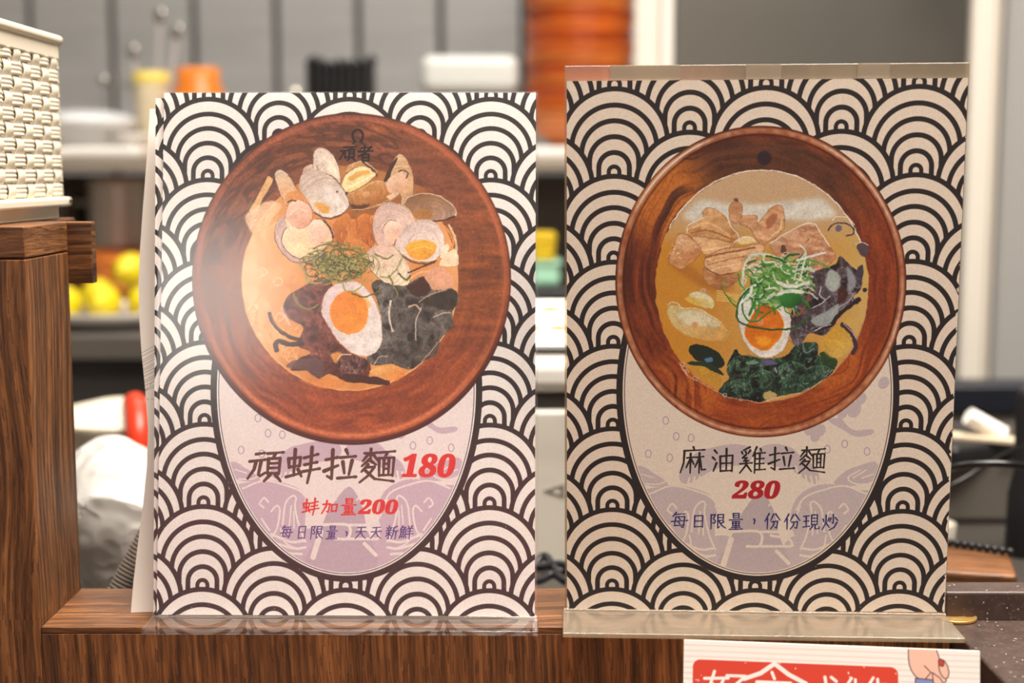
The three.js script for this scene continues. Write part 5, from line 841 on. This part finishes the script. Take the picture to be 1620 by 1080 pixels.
{ // upturned orange bowl, black rack, round steel lid, white bin
  const p = atZ(305, 148, SD + 0.1), h = atZ(305, 105, SD + 0.1).y - SH, t = thing('orange_bowl', 'upturned orange bowl with a stepped foot on the shelf', 'bowl', [p.x, SH + 0.0005, -SD - 0.14]);
  part('shell', lathe([[0.046, 0], [0.045, h * 0.2], [0.04, h * 0.6], [0.034, h * 0.8], [0.03, h * 0.82], [0.03, h], [0, h], [0, h * 0.94], [0.026, h * 0.94], [0.04, 0]]), std(0xd97a24, 0.4), t); part('rim', new THREE.TorusGeometry(0.045, 0.002, 8, 40).rotateX(Math.PI / 2).translate(0, 0.003, 0), std(0xd97a24, 0.4), t);
  const q = atZ(452, 134, SD + 0.1), s = thing('steel_lid', 'round steel lid with a shiny knob beside the black rack', 'pan', [q.x, SH + 0.0005, -SD - 0.14]), lh = q.y - SH; part('pan', lathe([[0, 0], [0.05, 0], [0.054, lh * 0.7], [0.05, lh * 0.72], [0, lh * 0.8]]).scale(0.62, 1, 0.62), mSteel, s); part('knob', new THREE.SphereGeometry(0.009, 18, 12), std(0xf0ead8, 0.15, { metalness: 0.6 }), s, [0.008, lh * 0.9, 0]);
  const a = atZ(482, 140, SD + 0.12), b = atZ(588, 96, SD + 0.12), r = thing('black_rack', 'black wire rack of utensils on the shelf', 'rack', [(a.x + b.x) / 2, SH + 0.0005, -SD - 0.16]), W = b.x - a.x, H = b.y - SH;
  part('base', rbox(W, 0.008, 0.09, 0.002), mBlack, r, [0, 0.004, 0]); for (let i = 0; i < 9; i++) part('bar', rbox(0.004, H - 0.01 + 0.006 * ((i * 5) % 3), 0.08, 0.001), mBlack, r, [(i / 8 - 0.5) * (W - 0.008), (H - 0.01) / 2 + 0.008, 0]); part('top_bar', tube([V(-W / 2, H - 0.006, 0), V(-W * 0.42, H + 0.004, 0), V(-W * 0.2, H - 0.004, 0), V(W * 0.2, H - 0.002, 0), V(W * 0.42, H, 0), V(W * 0.5, H + 0.008, 0)], 0.007, 40, 10), mBlack, r);
  const c = atZ(664, 140, SD + 0.1), d = atZ(822, 86, SD + 0.1), bn = thing('white_bin', 'white plastic food container with a rounded lid on the shelf', 'container', [(c.x + d.x) / 2, SH + 0.0005, -SD - 0.17]), bw = d.x - c.x, bh = d.y - SH, mW = std(0xc4c6c2, 0.4);
  part('body', rbox(bw * 0.92, bh * 0.62, 0.1, 0.012), mW, bn, [0, bh * 0.31, 0]); part('lid', rbox(bw, bh * 0.36, 0.12, 0.016), mW, bn, [0, bh * 0.82, 0]); part('panel', rbox(bw * 0.72, bh * 0.26, 0.004, 0.001), std(0xb9bab4, 0.5), bn, [0, bh * 0.42, 0.051]);
}
{ // stack of wooden ramen bowls on the board
  const x = atZ(917, 100, SD + 0.1).x, R = 0.0765, H = 0.05, step = 0.0152, mats = [mBowlWood, std(0xffe2c0, 0.3, { map: tBowl }), std(0xd8a888, 0.35, { map: tBowl })];
  const protos = mats.map((m) => { const g = new THREE.Group(); part('shell', bowlGeo(R, H), m, g); part('rim', new THREE.TorusGeometry(R * 0.985, 0.0024, 8, 44).rotateX(Math.PI / 2).translate(0, H, 0), m, g); return g; });
  for (let k = 0; k < 15; k++) { const o = protos[(k * 7 + (k >> 2)) % 3].clone(); o.name = numbered('ramen_bowl'); scene.add(o); tag(o, 'orange brown wooden ramen bowl in the tall stack on the shelf', 'bowl', 'stack of wooden ramen bowls'); o.position.set(x + 0.0016 * Math.sin(k * 2.3), bt + 0.0005 + k * step, -SD - 0.12 + 0.001 * Math.cos(k * 3.1)); o.rotation.y = k * 1.3; }
}
// ---------------------------------------------------------------- refrigerator and what stands by it
{
  const D = 2.25, x0 = atZ(1003, 50, D).x, x1 = atZ(1583, 50, D).x, w = x1 - x0, H = 1.98, t = thing('refrigerator', 'tall stainless steel refrigerator with pale door frames', 'refrigerator', [(x0 + x1) / 2, 0, -D - 0.31]);
  const mS = std(0xffffff, 0.36, { metalness: 0.75, map: field(256, 512, (u, v) => { const q = 0.75 + 0.5 * fbm(u * 3, v * 3, 3) ; return [112 * q, 110 * q, 104 * q]; }) }), mF = std(0xe9e2d6, 0.4);
  part('body', rbox(w, H, 0.58, 0.006), std(0xcfcac2, 0.5), t, [0, H / 2 + 0.01, 0]);
  const dl = atZ(1066, 50, D).x - (x0 + x1) / 2, dr = atZ(1534, 50, D).x - (x0 + x1) / 2;
  part('door', rbox(dr - dl, H - 0.06, 0.02, 0.004), mS, t, [(dl + dr) / 2, H / 2 + 0.01, 0.301]);
  part('frame_strip', rbox(w / 2 + dl - 0.022, H - 0.02, 0.03, 0.008), mF, t, [(dl - 0.022 - w / 2) / 2, H / 2 + 0.01, 0.306]); part('edge_trim', rbox(0.018, H - 0.02, 0.034, 0.006), std(0xf6f2ea, 0.35), t, [dl - 0.011, H / 2 + 0.01, 0.308]);
  part('frame_strip', rbox(w / 2 - dr, H - 0.02, 0.036, 0.012), mF, t, [(dr + w / 2) / 2, H / 2 + 0.01, 0.309]); part('hinge_groove', rbox(0.003, H - 0.02, 0.004, 0.001), std(0xb9ab98, 0.5), t, [w / 2 - 0.012, H / 2 + 0.01, 0.328]);
  for (const s of [-1, 1]) part('foot', rbox(0.05, 0.012, 0.4, 0.003), mBlack, t, [s * w * 0.4, 0.006, 0]);
  const p0 = atZ(1601, 60, D).x; solo('grey_locker', rbox(0.5, 2.05, 0.5, 0.008), std(0xa9a8a6, 0.5), 'light grey metal locker beside the refrigerator', 'locker', [p0 + 0.25, 1.025, -D - 0.28]);
}
{ // till equipment seen past the right card
  const a = atZ(1480, 614, 1.5), m = thing('till_monitor', 'dark navy till unit behind the right menu card', 'till', [a.x + 0.14, IC + 0.0005, -1.55]), h = a.y - IC;
  part('screen', rbox(0.3, 0.034, 0.05, 0.006), std(0x10151f, 0.4), m, [0, h - 0.017, 0]); part('stand', rbox(0.26, h - 0.034, 0.04, 0.006), std(0x77736e, 0.6), m, [0, (h - 0.034) / 2, -0.004]);
  const b = atZ(1545, 735, 1.2), k = thing('card_terminal', 'black card terminal with a paper slip on the inner counter', 'terminal', [b.x, IC + 0.0005, -1.24]), kh = atZ(1540, 700, 1.2).y - IC;
  part('base', rbox(0.1, kh * 0.75, 0.08, 0.006), std(0x5d5852, 0.6), k, [0, kh * 0.375, 0]); part('head', rbox(0.09, kh * 0.25, 0.1, 0.006), mBlack, k, [-0.012, kh * 0.875, 0], [0, 0.5, 0]); part('ledge_strip', rbox(0.07, 0.004, 0.02, 0.001), std(0xc9b9a0, 0.6), k, [0.004, kh + 0.002, 0.03], [0, -0.5, 0]);
  const r = atZ(1581, 684, 1.18); const roll = part(numbered('paper_slip'), new THREE.CylinderGeometry(0.0075, 0.0075, 0.036, 24).rotateZ(Math.PI / 2 - 0.5), mPaper, scene, [r.x, r.y, -1.215]); tag(roll, 'white rolled paper slip on the black card terminal', 'paper');
  const s = atZ(1618, 670, 1.1); solo('black_holder', lathe([[0, 0], [0.014, 0], [0.013, 0.05], [0.009, 0.07], [0.0105, s.y - IC + 0.02], [0.006, s.y - IC + 0.03], [0, s.y - IC + 0.03]]), mBlack, 'tall black bottle shaped holder beside the card terminal', 'holder', [s.x + 0.004, IC + 0.0005, -1.1]);
  const P = (x, y, d) => atZ(x, y, d), c1 = [P(1440, 770, 1.0), P(1480, 748, 0.96), P(1520, 737, 0.93), P(1570, 733, 0.92), P(1625, 738, 0.92), P(1690, 760, 0.93), P(1720, 880, 0.95)], c2 = [P(1440, 800, 1.03), P(1510, 765, 1.02), P(1560, 735, 1.03), P(1610, 708, 1.05), P(1650, 715, 1.08), P(1700, 860, 1.06)];
  const cm = std(0x141416, 0.22); solo('power_cable', tube(c1, 0.0026, 70, 12), cm, 'thick glossy black cable arching beside the right menu card', 'cable'); solo('power_cable', tube(c2, 0.0013, 60, 8), cm, 'thin black cable behind the thick glossy one', 'cable');
  const w = atZ(1545, 898, 0.9); const bd = solo('wooden_board', rbox(0.085, 0.016, 0.07, 0.003, 'x'), mWalnut, 'small brown wooden board on the inner counter behind the stone upstand', 'board', [w.x - 0.014, w.y - 0.006, -0.92]); bd.rotation.y = -0.25;
  solo('board_riser', rbox(0.08, w.y - 0.0145 - IC, 0.06, 0.003), mDark, 'dark box under the small wooden board', 'box', [w.x - 0.014, (w.y - 0.0145 + IC) / 2, -0.925]);
  const g = []; for (let i = 0; i < 9; i++) g.push(new THREE.SphereGeometry(0.0028, 10, 8).translate(i * 0.0042, 0, i * 0.003)); solo('beaded_cord', mergeGeometries(g), mBlack, 'black knotted cord lying on the small wooden board', 'cord', [w.x - 0.004, w.y + 0.0052, -0.945]);
  const q = atZ(1508, 850, 1.0); solo('white_cup', lathe([[0, 0], [0.016, 0], [0.02, q.y - IC + 0.006], [0.018, q.y - IC + 0.006], [0.014, 0.003], [0, 0.003]]), std(0xf2ece2, 0.4), 'small white cup behind the wooden board', 'cup', [q.x - 0.012, IC + 0.0005, -1.02]);
}
renderer.render(scene, camera);
